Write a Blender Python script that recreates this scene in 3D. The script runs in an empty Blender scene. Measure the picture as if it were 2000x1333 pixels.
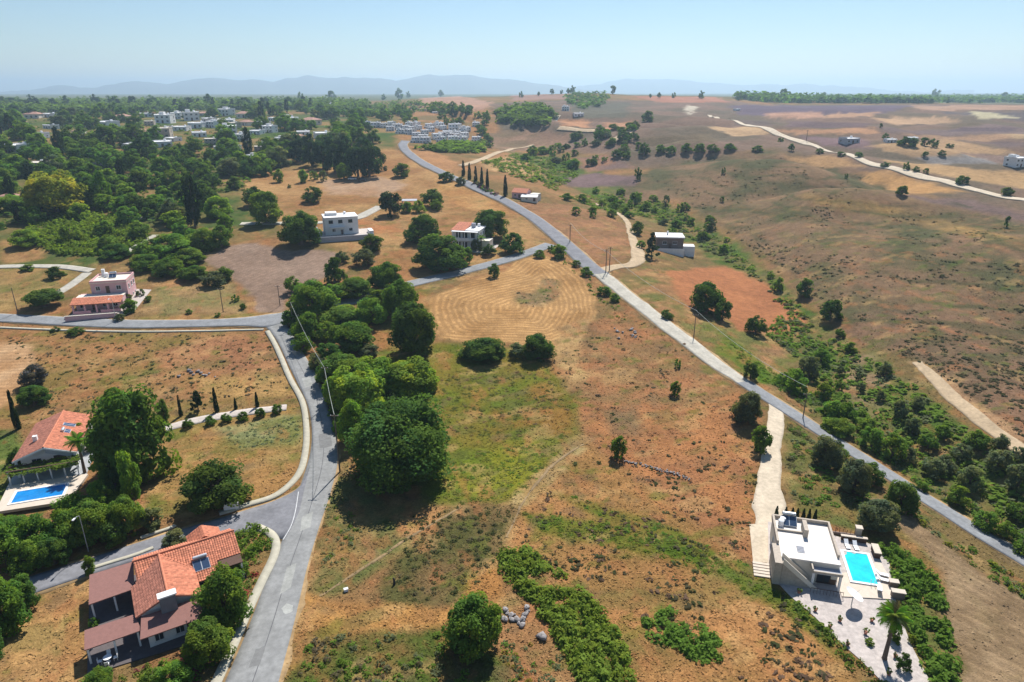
import bpy, math, random
import numpy as np
from mathutils import Vector, Matrix
R = math.radians
SC = bpy.context.scene
COL = SC.collection
random.seed(7)

# ------------------------------------------------------------------ camera, sky, sun, exposure
H = 66.0            # drone height above the near ground
F = 1333.0          # focal length in photo pixels (photo 2000 x 1333)
PITCH = R(20.2)
cd = bpy.data.cameras.new('camera'); cam = bpy.data.objects.new('camera', cd); COL.objects.link(cam)
cd.sensor_width = 36; cd.lens = 36 * F / 2000; cd.clip_start = 1; cd.clip_end = 60000
cam.location = (0, 0, H); cam.rotation_euler = (R(90) - PITCH, 0, 0)
SC.camera = cam
SUN_AZ, SUN_EL = R(17), R(52)      # azimuth from +Y towards +X
w = bpy.data.worlds.new('World'); SC.world = w; w.use_nodes = True
nt = w.node_tree; bg = nt.nodes['Background']
sky = nt.nodes.new('ShaderNodeTexSky'); sky.sky_type = 'NISHITA'; sky.sun_disc = False
sky.sun_elevation = SUN_EL; sky.sun_rotation = SUN_AZ
sky.altitude = 0; sky.air_density = 1.1; sky.dust_density = 0.0; sky.ozone_density = 6.0
nt.links.new(sky.outputs[0], bg.inputs[0]); bg.inputs[1].default_value = 0.068
sl = bpy.data.lights.new('sun', 'SUN'); sun = bpy.data.objects.new('sun', sl); COL.objects.link(sun)
sl.energy = 4.9; sl.angle = R(0.55); sl.color = (1, 0.96, 0.91)
sd = Vector((math.sin(SUN_AZ) * math.cos(SUN_EL), math.cos(SUN_AZ) * math.cos(SUN_EL), math.sin(SUN_EL)))
sun.rotation_euler = sd.to_track_quat('Z', 'Y').to_euler(); sun.location = (0, 0, 900)
SC.view_settings.view_transform = 'Standard'; SC.view_settings.look = 'None'
SC.view_settings.gamma = 1; SC.view_settings.use_curve_mapping = False; SC.view_settings.exposure = 0.62
try:
    SC.cycles.max_bounces = 5; SC.cycles.diffuse_bounces = 2; SC.cycles.glossy_bounces = 2
    SC.cycles.transparent_max_bounces = 8; SC.cycles.transmission_bounces = 3; SC.cycles.volume_bounces = 0
except Exception: pass

# ------------------------------------------------------------------ noise, terrain, pixel -> place
def _hash(ix, iy, s):
    n = (ix.astype(np.int64) * 374761393 + iy.astype(np.int64) * 668265263 + s * 974711) & 0xffffffff
    n = ((n ^ (n >> 13)) * 1274126177) & 0xffffffff
    n = n ^ (n >> 16)
    return (n & 0xffff) / 65535.0
def vnoise(x, y, s=0):
    ix = np.floor(x); iy = np.floor(y); fx = x - ix; fy = y - iy
    fx = fx * fx * (3 - 2 * fx); fy = fy * fy * (3 - 2 * fy)
    a = _hash(ix, iy, s); b = _hash(ix + 1, iy, s); c = _hash(ix, iy + 1, s); d = _hash(ix + 1, iy + 1, s)
    return (a * (1 - fx) + b * fx) * (1 - fy) + (c * (1 - fx) + d * fx) * fy
def fbm(x, y, s=0, o=4):
    v = 0; a = 0.5; t = 0
    for i in range(o):
        v = v + a * vnoise(x * 2 ** i + 17.3 * i, y * 2 ** i - 9.1 * i, s + i); t += a; a *= 0.55
    return v / t
ZY = np.array([-200, 60, 95, 160, 240, 330, 480, 750, 1300, 2600, 9000, 20000.])
ZZ = np.array([0, 0, 0.3, 5, 13, 21, 31, 38.5, 43, 43, 24, 0.])
_ty = np.arange(-200, 20001, 4.0); _tz = np.interp(_ty, ZY, ZZ)
_k = np.ones(15) / 15.0
_tz = np.convolve(np.pad(_tz, 7, mode='edge'), _k, 'valid')
def zbase(y): return np.interp(y, _ty, _tz)
def ray(u, v):
    u = np.asarray(u, float); v = np.asarray(v, float)
    a = (u - 1000) / F; b = -(v - 666.5) / F
    return np.stack([a, math.cos(PITCH) + b * math.sin(PITCH), -math.sin(PITCH) + b * math.cos(PITCH)], -1)
def cast(u, v, hf):
    d = ray(np.atleast_1d(u), np.atleast_1d(v)); n = len(d)
    ts = 30 * (14000 / 30.) ** (np.arange(190) / 189.)
    lo = np.full(n, ts[0]); hi = np.full(n, ts[-1]); done = np.zeros(n, bool)
    for i in range(1, len(ts)):
        t = ts[i]; z = H + d[:, 2] * t; below = (z < hf(d[:, 0] * t, d[:, 1] * t)) & ~done
        hi[below] = t; lo[below] = ts[i - 1]; done |= below
        if done.all(): break
    for _ in range(26):
        m = (lo + hi) / 2; b = (H + d[:, 2] * m) < hf(d[:, 0] * m, d[:, 1] * m)
        hi = np.where(b, m, hi); lo = np.where(b, lo, m)
    p = d * hi[:, None]; p[:, 2] = hf(p[:, 0], p[:, 1]); return p
def polydist(x, y, P):
    d = np.full(np.shape(x), 1e9); side = np.zeros(np.shape(x))
    for (ax, ay), (bx, by) in zip(P[:-1], P[1:]):
        ex, ey = bx - ax, by - ay; wx, wy = x - ax, y - ay
        t = np.clip((wx * ex + wy * ey) / (ex * ex + ey * ey), 0, 1)
        q = np.hypot(wx - t * ex, wy - t * ey); c = wx * ey - wy * ex
        side = np.where(q < d, np.sign(c), side); d = np.minimum(d, q)
    return d, side
GUL = cast(np.array([2150, 1960, 1780, 1640, 1560, 1450, 1330, 1200, 1080, 980.]),
           np.array([1180, 985, 850, 720, 620, 490, 400, 350, 300, 262.]), lambda x, y: zbase(y))[:, :2]
def sstep(a, b, x):
    t = np.clip((x - a) / (b - a), 0, 1); return t * t * (3 - 2 * t)
def hgt(x, y):
    x = np.asarray(x, float); y = np.asarray(y, float)
    z = zbase(y)
    d, s = polydist(x, y, GUL)
    wd = 12 + 0.10 * np.clip(y - 80, 0, 400); dep = 3.5 + 7 * sstep(90, 300, y)
    z = z - dep * np.exp(-(d / wd) ** 2) * sstep(900, 600, y)
    z = z + 6.5 * sstep(15, 170, d) * (s > 0) * sstep(80, 220, y) * sstep(1500, 700, y)
    z = z + 15 * np.exp(-((x - 150) / 330) ** 2 - ((y - 1300) / 330) ** 2)
    far = sstep(130, 420, y)
    hs = (s > 0) * sstep(18, 60, d) * sstep(1000, 500, y) * sstep(110, 170, y)
    z = z + hs * 5.5 * (np.abs(2 * fbm(x / 75 + y / 160, y / 75, 61, 2) - 1) * 2.2 - .6) + hs * 1.6 * (fbm(x / 17, y / 17, 63, 2) - .5)
    z = z + (fbm(x / 28, y / 28, 3, 2) - 0.5) * (0.5 + 1.2 * far) * sstep(55, 130, y)
    z = z + (fbm(x / 120, y / 120, 9, 3) - 0.5) * 9 * far * sstep(2500, 1500, y)
    return z
def PP(u, v): return cast(u, v, hgt)
def P(u, v):
    return Vector(cast(float(u), float(v), hgt)[0])
def depth(p): return p[1] * math.cos(PITCH) + (H - p[2]) * math.sin(PITCH)
def mpp(p): return depth(p) / F           # metres per photo pixel at a place
def zat(x, y): return float(hgt(np.array([x]), np.array([y]))[0])

# ------------------------------------------------------------------ materials
def lin(c):
    c = np.asarray(c, float) / 255.0
    return np.where(c <= 0.04045, c / 12.92, ((c + 0.055) / 1.055) ** 2.4)
ILL = 1.66                               # sunlit ground: shown value / base colour
def alb(*c):
    v = lin(c) / ILL; return tuple(np.clip((v * .95 + v.mean() * .05) * np.array([1, 1.03, .97]), 0.005, 0.85))
MATS = {}
def mat(name, color, rough=0.85, noise=0.12, scale=3.0, bump=0.0, spec=0.3, metal=0.0, bscale=None, coat=0.0):
    if name in MATS: return MATS[name]
    m = bpy.data.materials.new(name); m.use_nodes = True; MATS[name] = m
    t = m.node_tree; b = t.nodes['Principled BSDF']
    b.inputs['Roughness'].default_value = rough; b.inputs['Metallic'].default_value = metal
    b.inputs['Specular IOR Level'].default_value = spec; b.inputs['Coat Weight'].default_value = coat
    tc = t.nodes.new('ShaderNodeTexCoord'); n = t.nodes.new('ShaderNodeTexNoise')
    n.inputs['Scale'].default_value = scale; n.inputs['Detail'].default_value = 5; n.inputs['Roughness'].default_value = 0.65
    t.links.new(tc.outputs['Object'], n.inputs['Vector'])
    r = t.nodes.new('ShaderNodeMapRange'); r.inputs[1].default_value = 0.25; r.inputs[2].default_value = 0.75
    r.inputs[3].default_value = 1 - noise; r.inputs[4].default_value = 1 + noise
    t.links.new(n.outputs[0], r.inputs[0])
    v = t.nodes.new('ShaderNodeVectorMath'); v.operation = 'SCALE'; v.inputs[0].default_value = tuple(color)[:3]
    t.links.new(r.outputs[0], v.inputs['Scale']); t.links.new(v.outputs[0], b.inputs['Base Color'])
    if bump:
        bp = t.nodes.new('ShaderNodeBump'); bp.inputs['Strength'].default_value = bump; bp.inputs['Distance'].default_value = 0.05
        n2 = t.nodes.new('ShaderNodeTexNoise'); n2.inputs['Scale'].default_value = bscale or scale * 4; n2.inputs['Detail'].default_value = 4
        t.links.new(tc.outputs['Object'], n2.inputs['Vector']); t.links.new(n2.outputs[0], bp.inputs['Height']); t.links.new(bp.outputs[0], b.inputs['Normal'])
    return m
def foliage_mat():
    m = bpy.data.materials.new('leaves'); m.use_nodes = True; t = m.node_tree; t.nodes.clear()
    o = t.nodes.new('ShaderNodeOutputMaterial'); d = t.nodes.new('ShaderNodeBsdfDiffuse'); tr = t.nodes.new('ShaderNodeBsdfTranslucent')
    gl = t.nodes.new('ShaderNodeBsdfGlossy'); gl.inputs['Roughness'].default_value = 0.45; gl.inputs['Color'].default_value = (1, 1, 1, 1)
    oi = t.nodes.new('ShaderNodeObjectInfo'); at = t.nodes.new('ShaderNodeAttribute'); at.attribute_name = 'tone'
    hs = t.nodes.new('ShaderNodeHueSaturation')
    mp = t.nodes.new('ShaderNodeMapRange'); mp.inputs[3].default_value = 0.485; mp.inputs[4].default_value = 0.515
    t.links.new(oi.outputs['Random'], mp.inputs[0]); t.links.new(mp.outputs[0], hs.inputs['Hue'])
    mul = t.nodes.new('ShaderNodeVectorMath'); mul.operation = 'MULTIPLY'
    t.links.new(oi.outputs['Color'], mul.inputs[0]); t.links.new(at.outputs['Color'], mul.inputs[1])
    t.links.new(mul.outputs[0], hs.inputs['Color'])
    t.links.new(hs.outputs[0], d.inputs['Color'])
    sc = t.nodes.new('ShaderNodeVectorMath'); sc.operation = 'MULTIPLY'; sc.inputs[1].default_value = (1.35, 1.5, 0.6)
    t.links.new(hs.outputs[0], sc.inputs[0]); t.links.new(sc.outputs[0], tr.inputs['Color'])
    mx = t.nodes.new('ShaderNodeMixShader'); mx.inputs[0].default_value = 0.45
    t.links.new(d.outputs[0], mx.inputs[1]); t.links.new(tr.outputs[0], mx.inputs[2])
    m2 = t.nodes.new('ShaderNodeMixShader'); m2.inputs[0].default_value = 0.0
    t.links.new(mx.outputs[0], m2.inputs[1]); t.links.new(gl.outputs[0], m2.inputs[2])
    t.links.new(m2.outputs[0], o.inputs[0]); return m
LEAF = foliage_mat()
def attr_mat(name, rough=0.95, transl=0.0):        # colour comes from the mesh's own colour attribute
    m = bpy.data.materials.new(name); m.use_nodes = True; t = m.node_tree; b = t.nodes['Principled BSDF']
    b.inputs['Roughness'].default_value = rough; b.inputs['Specular IOR Level'].default_value = 0.1
    at = t.nodes.new('ShaderNodeAttribute'); at.attribute_name = 'tone'
    t.links.new(at.outputs['Color'], b.inputs['Base Color'])
    g = t.nodes.new('ShaderNodeNewGeometry'); v = t.nodes.new('ShaderNodeVectorMath'); v.operation = 'ADD'; v.inputs[1].default_value = (0, 0, 2.5)
    t.links.new(g.outputs['Normal'], v.inputs[0]); vn = t.nodes.new('ShaderNodeVectorMath'); vn.operation = 'NORMALIZE'; t.links.new(v.outputs[0], vn.inputs[0]); t.links.new(vn.outputs[0], b.inputs['Normal'])
    return m

# ------------------------------------------------------------------ mesh helpers
def mesh_np(name, V, Fc, tone=None, smooth=False):
    V = np.asarray(V, np.float32); Fc = np.asarray(Fc, np.int32); k = Fc.shape[1]
    me = bpy.data.meshes.new(name); me.vertices.add(len(V)); me.vertices.foreach_set('co', V.ravel())
    me.loops.add(Fc.size); me.loops.foreach_set('vertex_index', Fc.ravel())
    me.polygons.add(len(Fc)); me.polygons.foreach_set('loop_start', np.arange(0, Fc.size, k, dtype=np.int32))
    try: me.polygons.foreach_set('loop_total', np.full(len(Fc), k, np.int32))
    except Exception: pass
    if smooth: me.polygons.foreach_set('use_smooth', np.ones(len(Fc), bool))
    if tone is not None:
        tone = np.asarray(tone, np.float32)
        if tone.ndim == 1: tone = np.stack([tone] * 3, -1)
        ca = me.attributes.new('tone', 'FLOAT_COLOR', 'POINT')
        ca.data.foreach_set('color', np.concatenate([tone, np.ones((len(tone), 1), np.float32)], 1).astype(np.float32).ravel())
    me.update(calc_edges=True); return me
def link(name, data, m=None, parent=None, label=None, cat=None, group=None, kind=None, loc=None, rz=None, color=None):
    o = bpy.data.objects.new(name, data); COL.objects.link(o)
    if m is not None and data is not None:
        if not data.materials: data.materials.append(m)
    if parent: o.parent = parent
    if loc is not None: o.location = loc
    if rz is not None: o.rotation_euler = (0, 0, rz)
    if color is not None: o.color = tuple(color)[:3] + (1,)
    tag(o, label, cat, group, kind); return o
def tag(o, label=None, cat=None, group=None, kind=None):
    if label: o['label'] = label
    if cat: o['category'] = cat
    if group: o['group'] = group
    if kind: o['kind'] = kind
    return o
def thing(name, loc, rz, label, cat, group=None, scale=None):
    o = link(name, None, None, None, label, cat, group, None, loc, rz)
    o.empty_display_size = 0.3
    if scale: o.scale = scale
    return o
class MB:
    def __init__(s): s.v = []; s.f = []
    def add(s, vs, fs):
        k = len(s.v); s.v += [tuple(map(float, p)) for p in vs]; s.f += [tuple(i + k for i in f) for f in fs]; return s
    def box(s, x0, x1, y0, y1, z0, z1):
        return s.add([(x0, y0, z0), (x1, y0, z0), (x1, y1, z0), (x0, y1, z0), (x0, y0, z1), (x1, y0, z1), (x1, y1, z1), (x0, y1, z1)],
                     [(0, 3, 2, 1), (4, 5, 6, 7), (0, 1, 5, 4), (1, 2, 6, 5), (2, 3, 7, 6), (3, 0, 4, 7)])
    def prism(s, pts, z0, z1):                       # pts: ccw outline; z0/z1 scalars or per point lists
        n = len(pts); a = z0 if hasattr(z0, '__len__') else [z0] * n; b = z1 if hasattr(z1, '__len__') else [z1] * n
        return s.add([(p[0], p[1], a[i]) for i, p in enumerate(pts)] + [(p[0], p[1], b[i]) for i, p in enumerate(pts)],
                     [tuple(range(n))[::-1], tuple(range(n, 2 * n))] + [(i, (i + 1) % n, n + (i + 1) % n, n + i) for i in range(n)])
    def slab(s, q, th):                              # q: 3D polygon, thickened downwards
        n = len(q); return s.add(list(q) + [(p[0], p[1], p[2] - th) for p in q],
            [tuple(range(n)), tuple(range(n, 2 * n))[::-1]] + [(i, n + i, n + (i + 1) % n, (i + 1) % n) for i in range(n)])
    def tube(s, pts, rs, n=8, caps=True):
        pts = [Vector(p) for p in pts]; rs = rs if hasattr(rs, '__len__') else [rs] * len(pts); k = len(s.v); vs = []; fs = []
        for i, p in enumerate(pts):
            d = (pts[min(i + 1, len(pts) - 1)] - pts[max(i - 1, 0)]).normalized()
            a = d.cross(Vector((0, 0, 1)) if abs(d.z) < 0.9 else Vector((1, 0, 0))).normalized(); b = d.cross(a)
            for j in range(n):
                an = 2 * math.pi * j / n; vs.append(p + (a * math.cos(an) + b * math.sin(an)) * rs[i])
        for i in range(len(pts) - 1):
            for j in range(n): fs.append((i * n + j, i * n + (j + 1) % n, (i + 1) * n + (j + 1) % n, (i + 1) * n + j))
        if caps: fs += [tuple(range(n))[::-1], tuple(range((len(pts) - 1) * n, len(pts) * n))]
        return s.add(vs, fs)
    def mesh(s, name):
        me = bpy.data.meshes.new(name); me.from_pydata(s.v, [], s.f); me.update(); return me
    def build(s, name, m, parent=None, **k): return link(name, s.mesh(name), m, parent, **k)
def inpoly(x, y, P):
    x = np.asarray(x); y = np.asarray(y); r = np.zeros(x.shape, bool); n = len(P)
    for i in range(n):
        ax, ay = P[i]; bx, by = P[(i + 1) % n]
        if ay == by: continue
        r ^= ((ay > y) != (by > y)) & (x < (bx - ax) * (y - ay) / (by - ay) + ax)
    return r
def sdpoly(x, y, P):
    Q = list(map(tuple, P)) + [tuple(P[0])]
    d, _ = polydist(x, y, Q); return np.where(inpoly(x, y, P), -d, d)
def px_poly(pts, n=3):                               # photo outline -> outline on the ground
    U = []; 
    for i in range(len(pts)):
        a = np.array(pts[i], float); b = np.array(pts[(i + 1) % len(pts)], float)
        U += [a + (b - a) * k / n for k in range(n)]
    U = np.array(U); return PP(U[:, 0], U[:, 1])[:, :2]
# ------------------------------------------------------------------ ground cover colours
BASE_A, BASE_B = (178, 128, 84), (138, 114, 72)
FIELDS = []     # outline on the ground, colour A, colour B, soft edge, patch size, furrow (0 none, 1 follows the edge, angle)
def field(pts, A, B, soft=1.2, patch=9, fur=0.0, fang=None, bare=0.0):
    FIELDS.append((px_poly(pts), alb(*A), alb(*B), soft, patch, fur, fang, bare))
field([(-500, 204), (780, 204), (770, 300), (640, 360), (560, 440), (420, 495), (250, 575), (-500, 575)], (84, 104, 46), (160, 126, 80), 4, 25)
field([(470, 340), (620, 330), (760, 290), (850, 320), (1000, 400), (1080, 470), (900, 525), (720, 580), (690, 490), (540, 440), (480, 400)], (196, 150, 98), (172, 122, 76), 4, 18)
field([(620, 352), (740, 345), (800, 360), (750, 385), (640, 380)], (196, 158, 128), (186, 142, 108), 3, 14, 0, None, .6)
field([(850, 350), (960, 385), (1000, 420), (900, 405), (850, 372)], (206, 156, 98), (196, 140, 84), 2, 14)
field([(660, 420), (790, 430), (800, 455), (700, 460)], (200, 132, 84), (190, 146, 100), 2, 10)
field([(0, 470), (70, 470), (90, 505), (0, 520)], (198, 152, 98), (178, 130, 84), 2, 10)
field([(-200, 520), (130, 520), (140, 560), (20, 610), (-200, 610)], (150, 132, 76), (180, 140, 88), 2, 10)
field([(395, 505), (440, 482), (500, 474), (545, 489), (600, 490), (650, 492), (672, 500), (650, 530), (600, 560), (560, 592), (545, 612), (506, 615), (498, 590), (470, 560), (430, 530)], (172, 142, 124), (162, 132, 114), 1.2, 12, 0.25, 60, 1)
field([(265, 612), (300, 562), (450, 555), (480, 612)], (150, 136, 84), (178, 140, 96), 1.5, 8)
field([(260, 618), (480, 612), (560, 612), (560, 622), (300, 626)], (150, 130, 66), (186, 146, 90), 1, 6)
field([(690, 590), (830, 560), (850, 640), (840, 670), (740, 690)], (186, 126, 76), (140, 122, 60), 1.5, 8)
field([(835, 600), (850, 575), (900, 555), (990, 530), (1012, 505), (1060, 500), (1100, 510), (1140, 545), (1165, 580), (1170, 612), (1142, 660), (1090, 682), (1000, 672), (900, 668), (858, 660), (840, 632)], (210, 160, 104), (186, 138, 86), 1.0, 9, .7, None, 1)
field([(1005, 570), (1040, 575), (1065, 545), (1095, 548), (1090, 580), (1060, 600), (1020, 598)], (168, 136, 98), (146, 126, 84), 1.6, 5)
field([(-200, 640), (300, 652), (520, 646), (572, 770), (480, 790), (330, 800), (190, 790), (100, 830), (-200, 860)], (150, 124, 68), (178, 128, 82), 1.5, 8)
field([(300, 690), (420, 655), (520, 650), (560, 740), (480, 722), (330, 735)], (190, 136, 92), (172, 118, 82), 2, 7)
field([(380, 740), (560, 735), (578, 770), (400, 780)], (206, 160, 100), (180, 140, 84), 1.5, 6)
field([(-200, 665), (60, 672), (76, 690), (55, 745), (0, 800), (-200, 860)], (212, 168, 126), (200, 150, 104), 1.2, 6, 0.5, 5, 1)
field([(330, 812), (580, 790), (600, 860), (588, 925), (545, 972), (430, 1005), (285, 1005), (300, 930)], (192, 142, 86), (146, 128, 66), 1.2, 6)
field([(420, 835), (560, 812), (592, 815), (585, 865), (470, 880)], (160, 160, 108), (138, 136, 76), 1.5, 4)
field([(-250, 1165), (180, 1125), (172, 1400), (-250, 1450)], (206, 158, 100), (180, 134, 86), 1, 5)
field([(-200, 850), (30, 840), (60, 880), (10, 1000), (-200, 1050)], (88, 112, 48), (110, 122, 56), 1, 4)
field([(720, 690), (860, 670), (1060, 690), (1120, 720), (1132, 870), (1030, 960), (900, 985), (840, 985), (740, 900)], (114, 122, 36), (140, 124, 48), 2, 8)
field([(850, 905), (960, 880), (1110, 845), (1080, 900), (1030, 965), (900, 985), (830, 965)], (148, 144, 40), (116, 128, 36), 3, 6)
field([(950, 780), (1080, 745), (1118, 790), (1118, 850), (960, 860)], (108, 114, 40), (160, 118, 56), 2, 6)
field([(1060, 700), (1120, 650), (1250, 590), (1330, 640), (1430, 745), (1340, 792), (1130, 785)], (182, 126, 84), (158, 120, 80), 2, 7)
field([(1090, 640), (1160, 620), (1130, 700), (1150, 745), (1110, 760), (1080, 700)], (206, 164, 110), (190, 146, 96), 1.5, 5)
field([(1130, 785), (1340, 792), (1440, 760), (1492, 800), (1486, 900), (1466, 1100), (1300, 975), (1140, 858)], (198, 134, 84), (176, 120, 80), 1.5, 6)
field([(1180, 800), (1240, 790), (1260, 850), (1190, 850)], (160, 120, 84), (140, 112, 80), 1.5, 4)
field([(1010, 960), (1140, 862), (1300, 978), (1470, 1108), (1640, 1250), (1720, 1400), (1250, 1400), (1000, 1080)], (198, 140, 86), (168, 126, 74), 1.5, 6)
field([(1015, 1000), (1180, 1020), (1330, 1062), (1460, 1115), (1570, 1175), (1640, 1262), (1540, 1205), (1400, 1125), (1250, 1080), (1060, 1040)], (92, 118, 28), (128, 122, 46), 1.5, 5)
field([(1060, 955), (1250, 1005), (1455, 1100), (1480, 1120), (1240, 1048)], (100, 118, 36), (140, 122, 54), 1.2, 5)
field([(1450, 1100), (1540, 1160), (1640, 1290), (1560, 1230)], (122, 126, 46), (96, 110, 36), 1, 4)
field([(1125, 860), (1150, 880), (1010, 1000), (975, 1060), (955, 1055), (1000, 960), (1070, 905)], (196, 166, 112), (176, 140, 88), .8, 3)
field([(790, 1010), (900, 985), (1010, 988), (990, 1055), (960, 1145), (830, 1192), (720, 1180), (770, 1090)], (104, 100, 56), (138, 110, 72), 1.2, 4)
field([(900, 1130), (985, 1085), (985, 1165), (900, 1180)], (196, 136, 76), (150, 112, 66), 1, 3)
field([(665, 925), (760, 985), (860, 985), (800, 1070), (680, 1150), (600, 1170), (640, 1010)], (156, 128, 78), (112, 116, 64), 1.2, 4)
field([(790, 985), (870, 990), (850, 1040), (780, 1050)], (200, 146, 94), (180, 132, 80), 1, 4)
field([(590, 1165), (890, 1185), (985, 1165), (985, 1185), (890, 1225), (700, 1240), (560, 1320)], (208, 150, 84), (180, 128, 76), 1, 4)
field([(600, 1240), (760, 1225), (880, 1225), (1000, 1290), (1000, 1420), (520, 1420)], (90, 104, 42), (152, 116, 70), 1.2, 4)
# right of the main road
field([(1190, 560), (1260, 520), (1340, 540), (1420, 640), (1560, 660), (1580, 720), (1500, 770), (1400, 690), (1290, 610)], (184, 134, 90), (128, 124, 66), 2, 7)
field([(1400, 650), (1470, 690), (1540, 760), (1480, 750), (1400, 690)], (92, 122, 32), (130, 124, 50), 1.5, 5)
field([(1000, 396), (1120, 400), (1220, 440), (1240, 500), (1180, 520), (1110, 470)], (184, 130, 92), (164, 120, 84), 2, 9)
field([(985, 296), (1120, 312), (1300, 395), (1430, 470), (1540, 555), (1620, 635), (1720, 705), (1850, 800), (2000, 905), (2250, 1040), (2250, 1240), (1990, 1080), (1850, 985), (1690, 880), (1590, 800), (1510, 740), (1570, 650), (1490, 545), (1380, 505), (1300, 445), (1200, 405), (1050, 335)], (88, 112, 42), (142, 122, 72), 2, 8)
field([(1298, 530), (1365, 522), (1432, 526), (1490, 552), (1540, 588), (1578, 636), (1530, 650), (1440, 648), (1420, 622), (1340, 600)], (198, 128, 84), (186, 120, 80), 1.2, 14, 0.15, 30, 1)
field([(1640, 700), (1720, 690), (1740, 800), (1700, 820), (1640, 760)], (162, 132, 100), (128, 124, 72), 1.5, 6)
field([(1180, 400), (1230, 350), (1300, 318), (1500, 292), (1700, 345), (2000, 430), (2500, 560), (2500, 1100), (2000, 862), (1810, 715), (1630, 630), (1545, 548), (1440, 460), (1320, 390)], (148, 116, 88), (102, 97, 66), 4, 17)
field([(1620, 660), (1800, 700), (2000, 850), (2300, 1000), (2300, 760), (1900, 620), (1700, 600)], (150, 113, 88), (124, 102, 78), 3, 12)
field([(1560, 380), (1700, 395), (1850, 430), (2050, 480), (2050, 500), (1800, 440), (1600, 400)], (176, 138, 84), (140, 116, 78), 3, 12)
field([(1100, 348), (1160, 338), (1250, 345), (1240, 362), (1110, 366)], (140, 112, 112), (128, 104, 100), 3, 10)
field([(1130, 308), (1240, 300), (1240, 330), (1140, 335)], (178, 128, 100), (146, 116, 108), 3, 10)
field([(1780, 712), (1800, 705), (2010, 860), (2200, 985), (2200, 1010), (2000, 885)], (206, 164, 120), (190, 146, 108), .8, 4)
field([(1540, 815), (1600, 850), (1690, 915), (1690, 960), (1760, 1010), (1830, 1090), (1850, 1250), (1820, 1340), (1750, 1180), (1690, 1040), (1560, 1010), (1530, 930)], (150, 122, 70), (112, 116, 60), 1, 4)
field([(1692, 966), (1750, 985), (1830, 1048), (1900, 1110), (2000, 1172), (2200, 1280), (2200, 1450), (1880, 1450), (1872, 1300), (1850, 1200), (1840, 1120), (1790, 1060), (1725, 1005)], (172, 142, 110), (150, 122, 92), .8, 5, 0.45, -48, .9)
# beyond
PLAT = [(1380, 226), (1440, 222), (1480, 204), (2500, 202), (2500, 520), (2000, 388), (1750, 332), (1500, 268)]
field([(950, 204), (1060, 196), (1420, 196), (1480, 204), (2600, 202), (2600, 560), (2000, 440), (1700, 345), (1500, 290), (1250, 330), (1180, 300), (1000, 290)], (146, 116, 100), (122, 106, 88), 6, 45)
for pts, A in [([(1528, 306), (1620, 303), (1690, 325), (1605, 329)], (210, 162, 112)), ([(1668, 340), (1722, 335), (1885, 376), (1760, 379)], (208, 156, 100)),
               ([(1720, 312), (1900, 332), (2100, 345), (2100, 382), (1850, 347)], (206, 164, 118)), ([(1385, 250), (1480, 248), (1522, 262), (1440, 267)], (214, 174, 134)),
               ([(1420, 206), (1780, 206), (1720, 224), (1450, 224)], (122, 102, 116)), ([(1780, 206), (2300, 206), (2300, 215), (1800, 215)], (196, 154, 128)),
               ([(1830, 219), (2300, 216), (2300, 246), (1980, 238)], (120, 106, 106)), ([(1888, 218), (1940, 220), (1992, 231), (1920, 232)], (212, 196, 160)),
               ([(1690, 230), (1850, 228), (1870, 240), (1750, 245)], (212, 170, 134)), ([(1500, 255), (1700, 250), (1722, 262), (1560, 264)], (206, 154, 118)),
               ([(1560, 267), (1690, 271), (1705, 291), (1600, 285)], (148, 118, 120)), ([(1690, 286), (1850, 271), (1990, 300), (1800, 310)], (200, 160, 120)),
               ([(1498, 222), (1600, 218), (1604, 230), (1500, 233)], (210, 160, 134)), ([(1700, 247), (2300, 246), (2300, 261), (1750, 262)], (144, 120, 116)),
               ([(1760, 262), (2300, 263), (2300, 272), (1800, 270)], (196, 154, 122)), ([(1230, 188), (1400, 190), (1425, 201), (1290, 201)], (196, 134, 108)),
               ([(1090, 235), (1150, 235), (1152, 250), (1102, 248)], (212, 152, 112)), ([(1180, 241), (1242, 236), (1222, 253), (1172, 256)], (204, 148, 112)),
               ([(925, 312), (1000, 306), (1064, 330), (1050, 345), (960, 335)], (210, 164, 112)), ([(800, 292), (850, 298), (905, 322), (860, 335), (815, 312)], (202, 146, 98)),
               ([(820, 192), (900, 188), (960, 200), (950, 216), (830, 215)], (200, 152, 126)), ([(1000, 186), (1110, 184), (1120, 194), (1000, 196)], (176, 136, 120)),
               ([(1010, 255), (1110, 262), (1110, 284), (960, 290), (950, 262)], (166, 128, 104)), ([(1110, 205), (1230, 200), (1225, 230), (1130, 232)], (120, 112, 96)),
               ([(1230, 270), (1390, 262), (1400, 278), (1260, 285)], (136, 116, 92)), ([(1790, 306), (1935, 304), (1945, 320), (1830, 322)], (160, 150, 148)),
               ([(1540, 238), (1700, 241), (1690, 249), (1530, 250)], (132, 106, 106)), ([(1880, 250), (2200, 251), (2200, 257), (1850, 258)], (122, 102, 106)), ([(1620, 222), (1720, 220), (1700, 228), (1610, 231)], (206, 160, 128)), ([(1900, 276), (2200, 280), (2200, 292), (1980, 290)], (134, 110, 106)), ([(1960, 262), (2200, 264), (2200, 270), (1980, 270)], (204, 168, 130)), ([(1870, 296), (2000, 310), (2150, 312), (2150, 326), (1960, 322)], (150, 122, 110)), ([(1440, 236), (1500, 238), (1510, 246), (1430, 245)], (128, 108, 100)), ([(1740, 382), (1900, 392), (2100, 440), (2100, 455), (1950, 420)], (140, 114, 108)),
               ([(1340, 206), (1360, 208), (1352, 226), (1340, 222)], (226, 208, 188))]:
    field(pts, A, tuple(int(c * .93) for c in A), 3, 30, 0, None, 1)
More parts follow.
